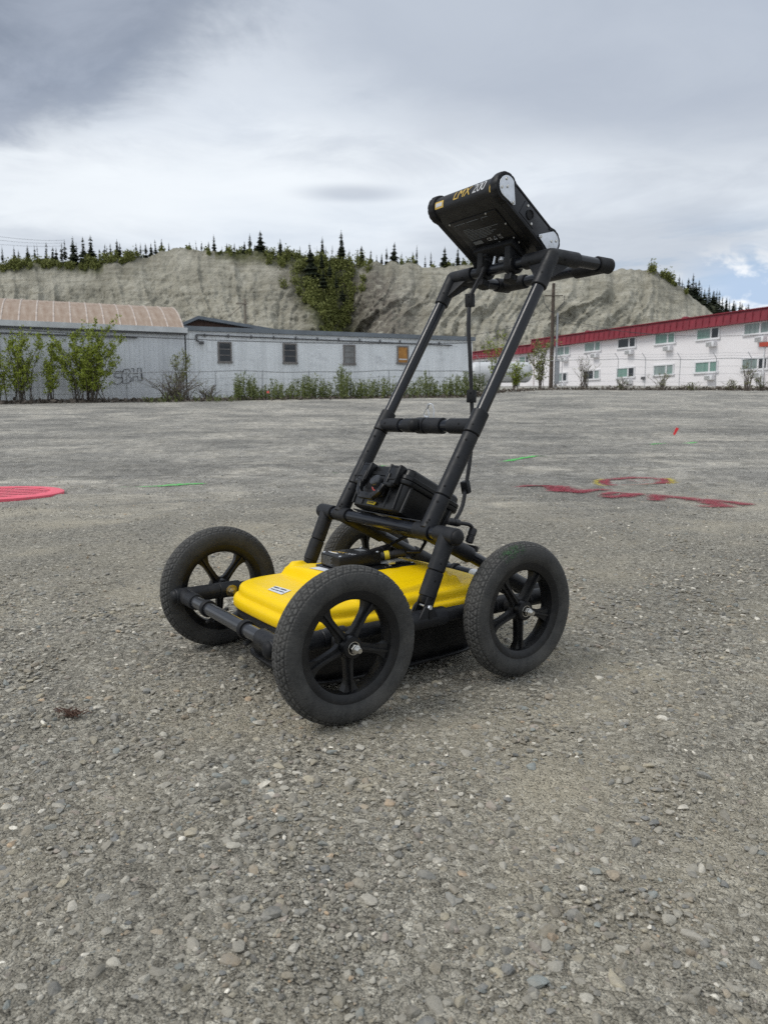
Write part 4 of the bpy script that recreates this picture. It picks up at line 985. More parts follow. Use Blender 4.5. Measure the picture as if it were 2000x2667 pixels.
for wh_ in (w1, w2): side_text(wh_, '12 1/2 x 2 1/4', R(188)); side_text(wh_, '12 1/2 x 2 1/4', R(20))
# green paint scuff on the rear near tyre shoulder
def scuff():
    n, m = 30, 12; vs, fd = [], []
    for i in range(n+1):
        th = R(58+30*i/n)
        for j in range(m+1):
            a_ = R(18+62*j/m); r_ = WT+.0013; rad = (WR-WT)+r_*math.cos(a_)
            vs.append((rad*math.cos(th), r_*math.sin(a_), rad*math.sin(th))); fd.append(max(0, math.sin(math.pi*i/n)*math.sin(math.pi*j/m))**.7)
    me = npmesh('paint_scuff', vs, gridfaces(n+1, m+1)); vcol(me, 'fade', np.stack([fd]*3, -1)); o = link('paint_scuff', me, 'tyre_scuff', w2); o['label'] = 'smear of green paint on the tyre'
scuff()
# ---- lower frame
def screw(p, n_, r_=.0028, mat='rubber_cap', parent=None, name='screw'):
    p, n_ = Vector(p), Vector(n_).normalized(); mb = MB(); mb.lathe([(0, .0016), (r_*.35, .0016), (r_*.4, .0011), (r_*.55, .0016), (r_*.85, .0014), (r_, .0002), (r_, -.001)], p, n_, 14); return mb.obj(name, mat, parent)
FBX, RBX = .352, -.402
for sd in (1, -1):
    y = sd*RAILY
    mb = MB(); mb.path([V(.30, y, RZ), V(RBX+.04, y, RZ)], .0162, 24); rl = mb.obj('side_rail', 'sleeve', cart); rl['label'] = 'side tube between the axles'
    for (x0, x1) in ((FBX+.024, .262), (.262, .205), (.075, -.045), (-.205, -.262), (RBX+.085, RBX-.024)):
        mb = MB(); mb.sleeve(V(x0, y, RZ), V(x1, y, RZ), SR+ (.0006 if abs(x0) < .27 and abs(x0) > .19 else 0)); mb.obj('rail_sleeve', 'sleeve', rl)
    for (x, sg) in ((FBX+.024, 1), (RBX-.024, -1)):
        mb = MB(); mb.lathe([(0, .011), (.006, .0107), (.012, .009), (.0155, .006), (.0172, .0015), (.0172, 0), (.0172, -.004)], V(x, y, RZ), V(sg, 0, 0), 28); mb.obj('end_cap', 'rubber_cap', rl)
    for x in (.2, -.2, .0): screw(V(x+.02, y+sd*SR*.7, RZ+SR*.72), V(0, sd*.7, .72), parent=rl)
    # axle nut and washer on the inner side
    for x in (WB, -WB):
        mb = MB(); mb.lathe([(.005, 0), (.0155, 0), (.0155, .0022), (.005, .0022)], V(x, sd*(RAILY-SR-.0012), RZ), V(0, -sd, 0), 28); mb.obj('axle_washer', 'zinc', rl)
        mb = MB(); mb.prism([(.0098*math.cos(math.pi/3*k), .0098*math.sin(math.pi/3*k)) for k in range(6)], frame(V(x, sd*(RAILY-SR-.007), RZ), (1, 0, 0), (0, 0, 1)), .0085, .0006)
        mb.lathe([(0, .02), (.0055, .02), (.0055, .008)], V(x, sd*(RAILY-SR), RZ), V(0, -sd, 0), 16); mb.obj('axle_nut', 'zinc', rl)
for bx, nm, mt in ((FBX, 'front_bar', 'front_tube'), (RBX, 'rear_bar', 'gloss_tube')):
    mb = MB(); mb.path([V(bx, -RAILY+.02, RZ), V(bx, RAILY-.02, RZ)], TR_, 32); fb = mb.obj(nm, mt, cart)
    for sd in (1, -1):
        mb = MB(); mb.sleeve(V(bx, sd*(RAILY-.002), RZ), V(bx, sd*(RAILY-.083), RZ), SR-.0004); mb.obj('bar_sleeve', 'sleeve', fb)
        mb = MB(); yc = sd*.104; mb.lathe([(TR_, -.0075), (.0188, -.0075), (.0198, -.006), (.0198, .006), (.0188, .0075), (TR_, .0075)], V(bx, yc, RZ), V(0, 1, 0), 32); mb.obj('clamp_ring', 'rubber_cap', fb)
        # hanger tongue under the ring towards the tub
        sg = -1 if bx > 0 else 1
        mb = MB(); mb.box(V(bx+sg*.022, yc, RZ-.02), V(.06, .012, .006), Matrix.Rotation(sg*-.45, 3, 'Y'), .0015); mb.obj('hanger_strap', 'rubber_cap', fb)
mb = MB()
mb.lathe([(TR_+.0006, -.016), (TR_+.0006, .016)], V(RBX, -.015, RZ), V(0, 1, 0), 28); mb.obj('paper_label', 'sticker', cart)
# ---- antenna: yellow shell over black tub
SA, SB, SX = .293, .217, -.010
def outline(n, inset=0.0, e=4.4):
    t = np.linspace(0, 2*np.pi, n, endpoint=False); c, s = np.cos(t), np.sin(t)
    x = SX + SA*np.sign(c)*np.abs(c)**(2/e); y = SB*np.sign(s)*np.abs(s)**(2/e)
    if inset:
        nx = np.sign(c)*np.abs(c)**(2-2/e)/SA; ny = np.sign(s)*np.abs(s)**(2-2/e)/SB; l = np.hypot(nx, ny); x = x-inset*nx/l; y = y-inset*ny/l
    return x, y
def ztop(x, y):
    xr = x-SX
    edge = np.maximum(np.abs(xr)/SA, 0)
    crown = .006*(1-(y/.2)**2)
    z = .2005 + crown*.5
    m2 = sstep(.139, .119, xr+.01*0)*sstep(-.178, -.156, xr)*sstep(.198, .170, np.abs(y)+.012*np.cos(xr*26))
    z = z + m2*(.0165 + .0125*(1-(y/.19)**2))
    # saddle lines along the flanks
    z = z - .006*np.exp(-((np.abs(y)-.158)/.012)**2)*sstep(.10, .04, np.abs(xr+.02))*m2
    for (lx, ly) in ((.086, -.160), (.086, .160), (-.132, .155), (-.132, -.155)):
        d = np.hypot((x-lx)/.026, (y-ly)/.020); z = z + .0105*sstep(1.05, .55, d)
    return z
NA = 288
prof = [(.006, .1475), (.0015, .1482), (.0, .151), (.0, .160), (.0012, .1665), (.0042, .1712), (.0092, .1735), (.0128, .1752), (.0136, .1790), (.0142, .1855), (.0158, .1915), (.0195, .1958), (.0260, .1988), (.0340, .2000)]
VS = []
for ins, z in prof:
    x, y = outline(NA, ins); VS.append(np.stack([x, y, np.full(NA, z)], -1))
xo, yo_ = outline(NA, .0340); NRG = 64
for k in range(1, NRG+1):
    f_ = 1-k/NRG; x = SX+(xo-SX)*f_; y = yo_*f_; zt = ztop(x, y); bl = min(1, k/3)
    VS.append(np.stack([x, y, .2000*(1-bl)+zt*bl], -1))
VS = np.array(VS); nr = len(VS); i = np.arange(nr-1)[:, None]*NA + np.arange(NA)[None]; j = np.arange(nr-1)[:, None]*NA + ((np.arange(NA)+1) % NA)[None]
F_ = np.stack([i, j, j+NA, i+NA], -1).reshape(-1, 4)
me = npmesh('antenna_shell', VS.reshape(-1, 3), F_); me.set_sharp_from_angle(angle=R(60)); shell = link('antenna_shell', me, 'yellow_shell', cart); shell['label'] = 'glossy yellow moulded antenna cover'
def ring_stack(rows, name, mat, parent, n=120):
    vs = []
    for ins, z in rows:
        x, y = outline(n, ins); vs.append(np.stack([x, y, np.full(n, z)], -1))
    vs = np.array(vs); k = len(vs); i = np.arange(k-1)[:, None]*n+np.arange(n)[None]; j = np.arange(k-1)[:, None]*n+((np.arange(n)+1) % n)[None]
    return link(name, npmesh(name, vs.reshape(-1, 3), np.stack([i, j, j+n, i+n], -1).reshape(-1, 4)), mat, parent)
tub = ring_stack([(.012, .149), (.012, .143), (.008, .142), (.009, .118), (.016, .116), (.03, .06), (.045, .034), (.06, .031)], 'antenna_tub', 'tub_black', cart); tub['label'] = 'black lower half of the antenna'
ring_stack([(.09, .0315), (.040, .0315), (.037, .029), (.038, .0235), (.043, .0225), (.12, .0225)], 'skid_plate', 'tub_black', cart)
# stickers on the shell
def sticker(pts, name, mat, parent, dz=.0012):
    vs = []; n = 6
    p = [Vector(q) for q in pts]
    for i in range(n+1):
        for j in range(n+1):
            q = p[0].lerp(p[1], j/n).lerp(p[3].lerp(p[2], j/n), i/n); vs.append((q.x, q.y, float(ztop(np.array(q.x), np.array(q.y)))+dz))
    return link(name, npmesh(name, vs, gridfaces(n+1, n+1)), mat, parent)
st = sticker([(.207, -.045, 0), (.199, .018, 0), (.236, .040, 0), (.239, -.022, 0)], 'paper_label', 'sticker', shell)
fr_ = frame((.2135, -.004, .2065), Vector((-.008, .063, 0)), Vector((-1, -.13, 0)))
z_ = float(ztop(np.array(.22), np.array(0.0)))+.0022
for (ox, oy, segs, th_) in ((.213, -.010, ((-.024, -.004), (.003, .024)), .0042), (.2265, .004, ((-.026, -.012), (-.009, .004), (.007, .024)), .0026)):
    for (s0, s1) in segs:
        mb = MB(); dv = Vector((-.13, .99, 0)); mb.box(Vector((ox, oy, z_))+dv*(s0+s1)/2, (th_, s1-s0, .0006), Matrix.Rotation(.13, 3, 'Z')); mb.obj('print_line', 'ink', shell)
st2 = sticker([(.106, -.062, 0), (.098, .002, 0), (.070, .000, 0), (.078, -.064, 0)], 'paper_label', 'sticker', shell)
# ---- electronics box on the shell
BZ = .2365
mb = MB(); mb.box(V(-.03, -.014, BZ-.006), V(.215, .135, .012), None, .004, 3); fl = mb.obj('mount_flange', 'tray_black', cart)
eb = MB(); eb.box(V(.012, -.018, BZ+.0165), V(.122, .086, .032), None, .0035, 3); ebx = eb.obj('electronics_box', 'console_black', cart)
for sx in (.066, -.042):
    for sy in (-.055, .019): screw(V(sx, sy, BZ+.0325), V(0, 0, 1), .004, 'silver', ebx)
fx = .0735
for k in range(8):
    mb = MB(); ln = .046-.004*(k % 3); mb.box(V(fx, -.052+ln/2, BZ+.0265-k*.0028), V(.0006, ln, .0007)); mb.obj('print_line', 'grey_print', ebx)
text_on('lettering', 'CE', .006, frame((fx+.0003, .012, BZ+.0045), (0, 1, 0), (0, 0, 1)), 'white_print', ebx)
zt_ = BZ+.0327
text_on('lettering', 'LMX', .019, frame((.038, -.032, zt_), (-.25, 1, 0), (-1, -.25, 0)), 'gold_print', ebx, .2)
text_on('lettering', '200', .019, frame((.030, .006, zt_), (-.25, 1, 0), (-1, -.25, 0)), 'white_print', ebx, .2)
for k in range(3):
    mb = MB(); r_ = .010+.005*k; mb.path([(.046+r_*.6*math.cos(t)*.8, -.040+r_*math.sin(t)*1.2, zt_) for t in np.linspace(-.9, 1.2, 9)], .0007, 4); mb.obj('logo_arc', 'white_print' if k else 'gold_print', ebx)
mb = MB(); mb.box(V(-.02, -.025, zt_), V(.018, .03, .0006)); mb.obj('serial_plate', 'grey_print', ebx)
# connectors behind the box
def plug(name, p0, p1, r_, parent, mat='cable', tagm=None):
    p0, p1 = V(*p0), V(*p1); d = (p1-p0); mb = MB()
    mb.path([p0, p0, p0.lerp(p1, .1), p0.lerp(p1, .45), p0.lerp(p1, .46), p0.lerp(p1, .55), p0.lerp(p1, .56), p0.lerp(p1, .95), p1][1:], [r_*.85, r_, r_, r_*.86, r_*.86, r_, r_*.95, r_*.6], 18)
    return mb.obj(name, mat, parent)
plug('connector', (-.055, -.03, BZ+.020), (-.115, -.035, BZ+.028), .0105, cart)
plug('connector', (-.05, .012, BZ+.018), (-.11, .045, BZ+.028), .0105, cart)
mb = MB(); mb.lathe([(.0108, -.006), (.0112, -.006), (.0112, .006), (.0108, .006)], V(-.068, .022, BZ+.0215), V(-.06, .033, .01), 24); mb.obj('yellow_band', 'yellow_tag', cart)
mb = MB(); mb.path([V(-.112, .046, BZ+.029), V(-.135, .07, BZ+.03), V(-.16, .06, BZ+.05), V(-.18, .02, BZ+.075), V(-.19, .0, BZ+.1)], .0045, 10); mb.obj('jumper_cable', 'cable', cart)
mb = MB(); mb.path([V(-.115, -.035, BZ+.028), V(-.14, -.06, BZ+.03), V(-.17, -.05, BZ+.045), V(-.2, .0, BZ+.07)], .0045, 10); mb.obj('jumper_cable', 'cable', cart)
mb = MB(); mb.box(V(-.06, .05, BZ+.009), V(.02, .012, .008), None, .001); mb.obj('hinge_latch', 'silver', cart)
for sx, sy in ((.06, .045), (-.13, .045), (-.10, -.07), (-.06, .047)): screw(V(sx, sy, BZ), V(0, 0, 1), .0036, 'silver', fl)
# ---- uprights, mid tube, struts
MX, MZ = -.066, .339
mb = MB(); mb.path([V(MX, -.292, MZ), V(MX, .292, MZ)], TR_, 32); mid = mb.obj('cross_tube', 'gloss_tube', cart)
for sd in (1, -1):
    y = sd*RAILY
    # joint of leg and cross tube with end cap
    mb = MB(); mb.sleeve(V(MX, sd*.224, MZ), V(MX, sd*.291, MZ), SR); mb.obj('joint_sleeve', 'sleeve', mid)
    mb = MB(); mb.lathe([(0, .0095), (.008, .009), (.0135, .0072), (.0168, .003), (.0172, 0), (.0172, -.002)], V(MX, sd*.291, MZ), V(0, sd, 0), 28); mb.obj('end_cap', 'rubber_cap', mid)
    d = V(.066, 0, -.149).normalized(); p0 = V(MX, y, MZ)
    mb = MB(); mb.sleeve(p0, p0+d*.083, SR); lg = mb.obj('upright_leg', 'sleeve', cart)
    mb = MB(); mb.sleeve(p0+d*.0838, p0+d*.143, SR); mb.obj('leg_sleeve', 'sleeve', lg)
    # forked foot
    pv = V(.0015, y, .190)
    mb = MB(); mb.path([p0+d*.138, p0+d*.150, p0+d*.158], [.0175, .0165, .012], 20)
    for s2 in (-1, 1):
        a0 = p0+d*.138; mb.box((a0+pv)/2+V(.0, s2*.0135, -.006), V(.024, .0045, .052), Matrix.Rotation(math.atan2(-d.x, -d.z), 3, 'Y'), .0015)
    mb.obj('fork', 'sleeve', lg)
    mb = MB()
    for s2 in (-1, 1):
        mb.prism([(-.030, -.0), (-.012, .034), (-.005, .039), (.005, .039), (.012, .034), (.034, -.0)], frame(V(.0015, y+s2*.0178, RZ-.003), (1, 0, 0), (0, 0, 1)), .005, .0012)
    br = mb.obj('pivot_bracket', 'sleeve', cart)
    mb = MB(); mb.lathe([(0, .0055), (.0048, .0055), (.0054, .0045), (.0054, 0)], V(.0015, y+.0203, .190), V(0, 1, 0), 6); mb.path([V(.0015, y-.022, .190), V(.0015, y+.022, .190)], .0032, 12); mb.obj('pivot_bolt', 'silver', br)
    mb = MB(); mb.box(V(-.002, y+sd*.0212, .172), V(.009, .0016, .018)); mb.obj('slot', 'rubber_cap', br)
    mb = MB(); mb.sleeve(V(.055, y, RZ), V(-.055, y, RZ), SR+.0016); mb.obj('bracket_sleeve', 'sleeve', br)
    for q in (p0+d*.02, p0+d*.065, p0+d*.105): screw(q+V(0, .7, 0).normalized()*0+V(.35, .9, .15).normalized()*SR, V(.35, .9, .15), parent=lg)
    # strut down to the rear bar
    y2 = sd*.184; s0 = V(MX, y2, MZ); s1 = V(RBX, y2, RZ); ds = (s1-s0).normalized(); ln = (s1-s0).length
    mb = MB(); mb.path([s0, s1], TR_, 24); stt = mb.obj('rear_strut', 'gloss_tube', cart)
    mb = MB(); mb.sleeve(s0+ds*.006, s0+ds*.150, SR); mb.obj('strut_sleeve', 'sleeve', stt)
    mb = MB(); mb.sleeve(s1-ds*.105, s1-ds*.005, SR); mb.obj('strut_sleeve', 'sleeve', stt)
    mb = MB(); mb.sleeve(V(RBX, y2-.04, RZ), V(RBX, y2+.04, RZ), SR); mb.obj('bar_sleeve', 'sleeve', stt)
# ---- handle
HD = V(-.6, 0, 1).normalized(); YH = .1875
def hp(z, sd): return V(-.063-.6*(z-.341), sd*YH, z)
EX, EZ, HX = -.4535, .996, -.655
for sd in (1, -1):
    mb = MB(); mb.path([hp(.36, sd), hp(.94, sd)], TR_+.0004, 36); ht = mb.obj('handle_tube', 'gloss_tube', cart)
    mb = MB(); mb.sleeve(V(MX, sd*.147, MZ), V(MX, sd*.204, MZ), SR); mb.obj('tee_sleeve', 'sleeve', ht)
    for z0, z1 in ((.343, .4165), (.4178, .559), (.5603, .612)):
        mb = MB(); mb.sleeve(hp(z0, sd), hp(z1, sd), SR+(.0009 if z1 > .6 else 0)); mb.obj('handle_sleeve', 'sleeve', ht)
    for z in (.36, .40, .435, .50, .54, .575): 
        nn = V(.75, .6, .45).normalized(); nn = (nn-HD*nn.dot(HD)).normalized(); screw(hp(z, sd)+nn*SR, nn, parent=ht)
    nn = V(.35, .9, .25); nn = (nn-HD*nn.dot(HD)).normalized()
    screw(hp(.352, sd)+V(.7, .45, .55).normalized()*SR, V(.7, .45, .55), .0032, 'rubber_cap', ht)
    # corner joint: down sleeve, lateral sleeve, backward sleeve and webs
    C = V(EX, sd*YH, EZ)
    mb = MB(); mb.sleeve(hp(.918, sd), C+HD*.004, SR+.0002); cj = mb.obj('corner_joint', 'sleeve', cart)
    mb = MB(); mb.lathe([(0, SR), (SR*.5, SR*.87), (SR*.87, SR*.5), (SR+.0003, 0), (SR*.87, -SR*.5), (SR*.5, -SR*.87), (0, -SR)], C, V(0, 0, 1), 28); mb.obj('corner_ball', 'sleeve', cj)
    mb = MB(); mb.sleeve(C, C-V(0, sd*.088, 0), SR); mb.obj('lateral_sleeve', 'sleeve', cj)
    mb = MB(); mb.sleeve(C, C-V(.092, 0, 0), SR); mb.obj('arm_sleeve', 'sleeve', cj)
    a0 = hp(.922, sd); a1 = C-V(.084, 0, .006)
    n1 = frame(C, C-a1, a0-C)
    def web(q0, q1, th):
        ex = (q1-C).normalized(); ey = (q0-C); fr2 = frame(C, ex, ey); inv = fr2.inverted()
        pl = [(inv @ q) for q in (C, q1, q0)]; m_ = MB(); m_.prism([(p.x, p.y) for p in pl], fr2, th, .002); return m_
    web(a0, a1, .012).obj('gusset', 'sleeve', cj); web(a0, C-V(0, sd*.080, .006), .012).obj('gusset', 'sleeve', cj)
    for q, nn in ((hp(.945, sd), V(.8, .5, .3)), (C-V(.03, 0, 0), V(.0, .9, -.4)), (C-V(0, sd*.06, 0), V(.8, 0, -.3))): screw(q+(nn-HD*nn.dot(HD)*.0).normalized()*SR, nn, .003, 'rubber_cap', cj)
    # arm and end corner
    mb = MB(); mb.path([C-V(.06, 0, 0), V(HX, sd*YH, EZ)], TR_+.0008, 32); arm = mb.obj('handle_arm', 'gloss_tube', cart)
    mb = MB(); mb.sleeve(V(HX+.032, sd*YH, EZ), V(HX-.021, sd*YH, EZ), SR+.0004); mb.sleeve(V(HX, sd*YH, EZ), V(HX, sd*(YH-.095), EZ), SR+.0004); mb.obj('end_corner', 'rubber_cap', arm)
mb = MB(); mb.path([V(EX, -YH, EZ), V(EX, YH, EZ)], TR_, 32); mb.obj('console_bar', 'gloss_tube', cart)
mb = MB(); mb.path([V(HX, -YH, EZ), V(HX, YH, EZ)], TR_, 32); mb.obj('handlebar', 'gloss_tube', cart)
# brace bar half way up, with knob and pin
BX, BZ2 = -.2055, .578
mb = MB(); mb.path([V(BX, -YH, BZ2), V(BX, YH, BZ2)], TR_+.0005, 32); bb = mb.obj('brace_bar', 'gloss_tube', cart)
for sd in (1, -1): mb = MB(); mb.sleeve(V(BX, sd*(YH-.004), BZ2), V(BX, sd*.100, BZ2), SR-.0006); mb.obj('brace_sleeve', 'sleeve', bb)
mb = MB(); mb.sleeve(V(BX, -.083, BZ2), V(BX, -.004, BZ2), SR-.0008); mb.obj('brace_sleeve', 'sleeve', bb)
mb = MB(); mb.sleeve(V(BX, .0015, BZ2), V(BX, .073, BZ2), SR+.0006); mb.obj('brace_sleeve', 'sleeve', bb)
mb = MB(); mb.lathe([(0, .044), (.006, .0433), (.0115, .0405), (.0155, .036), (.0165, .031), (.0175, .030), (.0175, .0)], V(BX, -.012, BZ2), V(.95, .0, .05), 28); mb.obj('round_knob', 'rubber_cap', bb)
mb = MB(); mb.sleeve(V(BX+.003, -.008-.017, BZ2), V(BX+.003, -.008+.017, BZ2), SR+.0015); mb.obj('knob_base', 'sleeve', bb)
for y in (-.155, -.05, .04, .15): screw(V(BX+SR*.9, y, BZ2+.006), V(1, 0, .3), parent=bb)
def loop(pts, r_, name, mat, par): mb = MB(); mb.path(pts, r_, 8); return mb.obj(name, mat, par)
loop([V(BX, .004, .600), V(BX, -.007, .606), V(BX, -.004, .613), V(BX, .008, .624), V(BX, .013, .612), V(BX, .014, .604), V(BX, .008, .600)], .0012, 'pin_ring', 'silver', bb)
mb = MB(); mb.box(V(BX, .006, .600), V(.006, .014, .006), None, .0015); mb.obj('pin_clasp', 'silver', bb)
loop([V(BX, .009, .626), V(BX-.002, .014, .634), V(BX-.004, .023, .632), V(BX-.006, .027, .618), V(BX-.006, .026, .596)], .0014, 'pin_cable', 'silver', bb)
mb = MB(); mb.path([V(BX, .008, .622), V(BX, .013, .632)], .0032, 10); mb.obj('pin_crimp', 'silver', bb)
# ---- tray under the case
TH = R(28); TU = V(-math.cos(TH), 0, -math.sin(TH)); TN = V(-math.sin(TH), 0, math.cos(TH)); TO = V(MX, 0, MZ)
def tp(u, y, n): return TO + TU*u + V(0, y, 0) + TN*n
TF = Matrix(((TU.x, 0, TN.x), (0, -1, 0), (TU.z, 0, TN.z)))     # columns: u, -y, n
mb = MB(); mb.box(tp(.098, 0, .0215), V(.195, .29, .003), TF, .001); mb.box(tp(.196, 0, .029), V(.003, .31, .015), TF, .001); tray = mb.obj('case_tray', 'tray_black', cart)
for y in (-.1, .1): mb = MB(); mb.path([tp(.06, y, .012), tp(.06, y, .019)], .006, 6); mb.obj('tray_bolt', 'zinc', tray)
mb = MB(); mb.box(tp(.08, 0, .010), V(.05, .30, .016), TF, .002); mb.obj('tray_beam', 'tub_black', tray)
# ---- cable with clips, hanging from the console to the case
CAB = [V(-.452, -.035, 1.035), V(-.425, -.033, .985), V(-.385, -.02, .94), V(-.360, -.008, .905), V(-.352, -.004, .84), V(-.355, 0, .76), V(-.362, .0, .66), V(-.366, .0, .58), V(-.362, .0, .50), V(-.348, .0, .42), V(-.325, .01, .36), V(-.29, .02, .325)]
def smoothp(pts, n=6):
    out = []
    for i in range(len(pts)-1):
        p0, p1, p2, p3 = pts[max(i-1, 0)], pts[i], pts[i+1], pts[min(i+2, len(pts)-1)]
        for k in range(n):
            t = k/n; out.append(.5*((2*p1)+(p2-p0)*t+(2*p0-5*p1+4*p2-p3)*t*t+(3*p1-p0-3*p2+p3)*t**3))
    return out+[pts[-1]]
mb = MB(); mb.path(smoothp(CAB), .0054, 14); cb = mb.obj('console_cable', 'cable', cart)
for (p, rx) in ((V(-.3585, -.007, .905), .03), (V(-.3625, .0, .655), -.03), (V(-.346, .0, .411), .22)):
    mb = MB(); mb.box(p, V(.019, .021, .034), Matrix.Rotation(rx, 3, 'Y') @ Matrix.Rotation(.35, 3, 'Z'), .0018); cl_ = mb.obj('cable_clip', 'rubber_cap', cb)
    for s2 in (-.009, .009): screw(p+V(.0088, .0045, s2), V(.94, .34, 0), .002, parent=cl_)
# plug pair beside the near tee
mb = MB(); mb.path(smoothp([V(-.19, .10, .340), V(-.215, .115, .338), V(-.24, .12, .334), V(-.256, .12, .329), V(-.267, .12, .316)]), .0048, 10); mb.obj('battery_lead', 'cable', cart)
plug('lead_plug', (-.222, .118, .337), (-.185, .115, .345), .0095, cart)
plug('lead_plug', (-.268, .12, .320), (-.252, .12, .284), .0105, cart)
# ------------------------------------------------------------------ hard case on the tray
def child_root(name, o, label, cat):
    e = empty(name, (0, 0, 0)); e.matrix_world = Matrix.Translation((CX, CY, 0)) @ Matrix.Rotation(YAW, 4, 'Z') @ o; tag(e, label, cat); return e
CF = Matrix(((TU.x, 0, TN.x, 0), (0, -1, 0, 0), (TU.z, 0, TN.z, 0), (0, 0, 0, 1)))
# case frame: x = back along the tray, y = towards the far side, z = up off the tray; origin at the middle of its base
CW, CDp, CHt = .206, .182, .083
oc = tp(-.035+CDp/2, -.020, .0245)
case = child_root('hard_case', Matrix.Translation(oc) @ CF, 'black hard plastic equipment case with handle on the cart tray', 'case')
def rrect(w_, d_, r_, n=6):
    out = []
    for (sx, sy, a0) in ((1, 1, 0), (-1, 1, 90), (-1, -1, 180), (1, -1, 270)):
        for k in range(n+1):
            t = R(a0+90*k/n); out.append((sx*(w_/2-r_)+r_*math.cos(t), sy*(d_/2-r_)+r_*math.sin(t)))
    return out
def loft(rows, n=6):
    mb = MB(); vs = []; m = None
    for (w_, d_, r_, z) in rows:
        q = rrect(w_, d_, r_, n); m = len(q); vs += [(x, y, z) for x, y in q]
    fs = [(i*m+k, i*m+(k+1) % m, (i+1)*m+(k+1) % m, (i+1)*m+k) for i in range(len(rows)-1) for k in range(m)]
    fs += [tuple(range(m-1, -1, -1)), tuple(range((len(rows)-1)*m, len(rows)*m))]; mb.add(vs, fs); return mb
loft([(CDp-.022, CW-.022, .018, 0), (CDp-.012, CW-.012, .02, .003), (CDp-.008, CW-.008, .02, .008), (CDp-.002, CW-.002, .021, .070), (CDp+.010, CW+.010, .024, .072), (CDp+.012, CW+.012, .024, .0745), (CDp+.012, CW+.012, .024, .0825), (CDp+.010, CW+.010, .024, .0835)]).obj('body', 'case_plastic', case, 30)
loft([(CDp+.008, CW+.008, .024, .0842), (CDp+.012, CW+.012, .024, .0855), (CDp+.012, CW+.012, .024, .0935), (CDp+.008, CW+.008, .022, .0955), (CDp+.002, CW+.002, .021, .0965), (CDp-.002, CW-.002, .02, .109), (CDp-.010, CW-.010, .018, .1135), (CDp-.030, CW-.030, .015, .1145)]).obj('lid', 'case_plastic', case, 30)
for sx in (-1, 1):
    for sy in (-1, 1):
        mb = MB(); mb.path([(sx*(CDp/2-.022), sy*(CW/2-.004), .004), (sx*(CDp/2-.022), sy*(CW/2-.0005), .071)], .0045, 8); mb.obj('corner_rib', 'case_plastic', case)
for y in (-.048, -.088, .048, .088):
    mb = MB(); mb.path([(-CDp/2+.004, y, .006), (-CDp/2+.001, y, .07)], .0035, 8); mb.obj('front_rib', 'case_plastic', case)
FX = -CDp/2
for y in (-.062, .062):       # latches
    mb = MB()
    mb.box((FX-.012, y, .083), (.014, .036, .052), None, .003)
    mb.box((FX-.006, y, .106), (.026, .034, .010), None, .003)
    mb.box((FX-.017, y, .059), (.012, .032, .012), Matrix.Rotation(-.4, 3, 'Y'), .003); lt = mb.obj('latch', 'case_plastic', case)
    for s2 in (-.019, .019): mb = MB(); mb.box((FX-.010, y+s2, .088), (.02, .006, .05), None, .002); mb.obj('latch_guard', 'case_plastic', lt)
    mb = MB(); mb.path([(FX-.019, y-.019, .074), (FX-.019, y+.019, .074)], .0028, 8); mb.obj('latch_pin', 'rubber_cap', lt)
# handle folded down in front
hpts = [(FX-.012, -.050, .083), (FX-.020, -.050, .052), (FX-.022, -.044, .036), (FX-.022, -.026, .021), (FX-.022, .026, .021), (FX-.022, .044, .036), (FX-.020, .050, .052), (FX-.012, .050, .083)]
mb = MB()
for i in range(len(hpts)-1):
    a_, b_ = Vector(hpts[i]), Vector(hpts[i+1]); d = b_-a_; an = math.atan2(d.z, d.y); mb.box((a_+b_)/2, (.014, d.length+.010, .014 if i not in (3,) else .017), Matrix.Rotation(an, 3, 'X'), .003)
mb.obj('handle', 'case_plastic', case)
mb = MB(); mb.box((FX-.006, 0, .052), (.006, .085, .045), None, .001); mb.obj('recess_panel', 'tub_black', case)
mb = MB(); pr = [(0, .0135), (.004, .0135), (.0042, .0128), (.008, .0128), (.0082, .0135), (.011, .0132), (.0112, .0125), (.0145, .0122), (.0165, .009), (.0165, 0)]; mb.lathe(pr, (FX-.016, -.012, .061), (-.8, 0, .25), 30); pvv = mb.obj('pressure_valve', 'front_tube', case)
mb = MB(); mb.path([(FX-.0135, -.012+.0185*math.cos(t), .0585+.0185*math.sin(t)) for t in np.linspace(3.3, 6.1, 14)], .0018, 8); mb.obj('red_seal', 'red_ring', pvv)
mb = MB(); mb.prism([(-.017, -.0035), (.015, -.0045), (.018, .0035), (-.016, .0035)], frame((FX-.0012, .000, .0105), (0, -1, 0), (0, 0, 1)), .002); mb.obj('logo_plate', 'yellow_tag', case)
for k in range(5): mb = MB(); mb.box((FX-.0026, .011-k*.005, .011), (.0004, .003, .003)); mb.obj('print_line', 'ink', case)
# ------------------------------------------------------------------ console (display unit) clamped above the bar
K0, K1 = V(-.349, 0, 1.156), V(-.508, 0, 1.048)
ka = (K1-K0).normalized(); kn = V(ka.z, 0, -ka.x); kn = kn if kn.z > 0 else -kn       # along (down the slope) and screen normal
KL = (K1-K0).length; KM = (K0+K1)/2
KFr = Matrix(((ka.x, 0, kn.x, KM.x), (0, 1 if ka.cross(V(0,1,0)).dot(kn) > 0 else -1, 0, 0), (ka.z, 0, kn.z, KM.z), (0, 0, 0, 1)))
KS = 1 if KFr[1][1] > 0 else -1
con = child_root('display_console', KFr, 'black ruggedised display console with silver corner plates atop the handle', 'console')
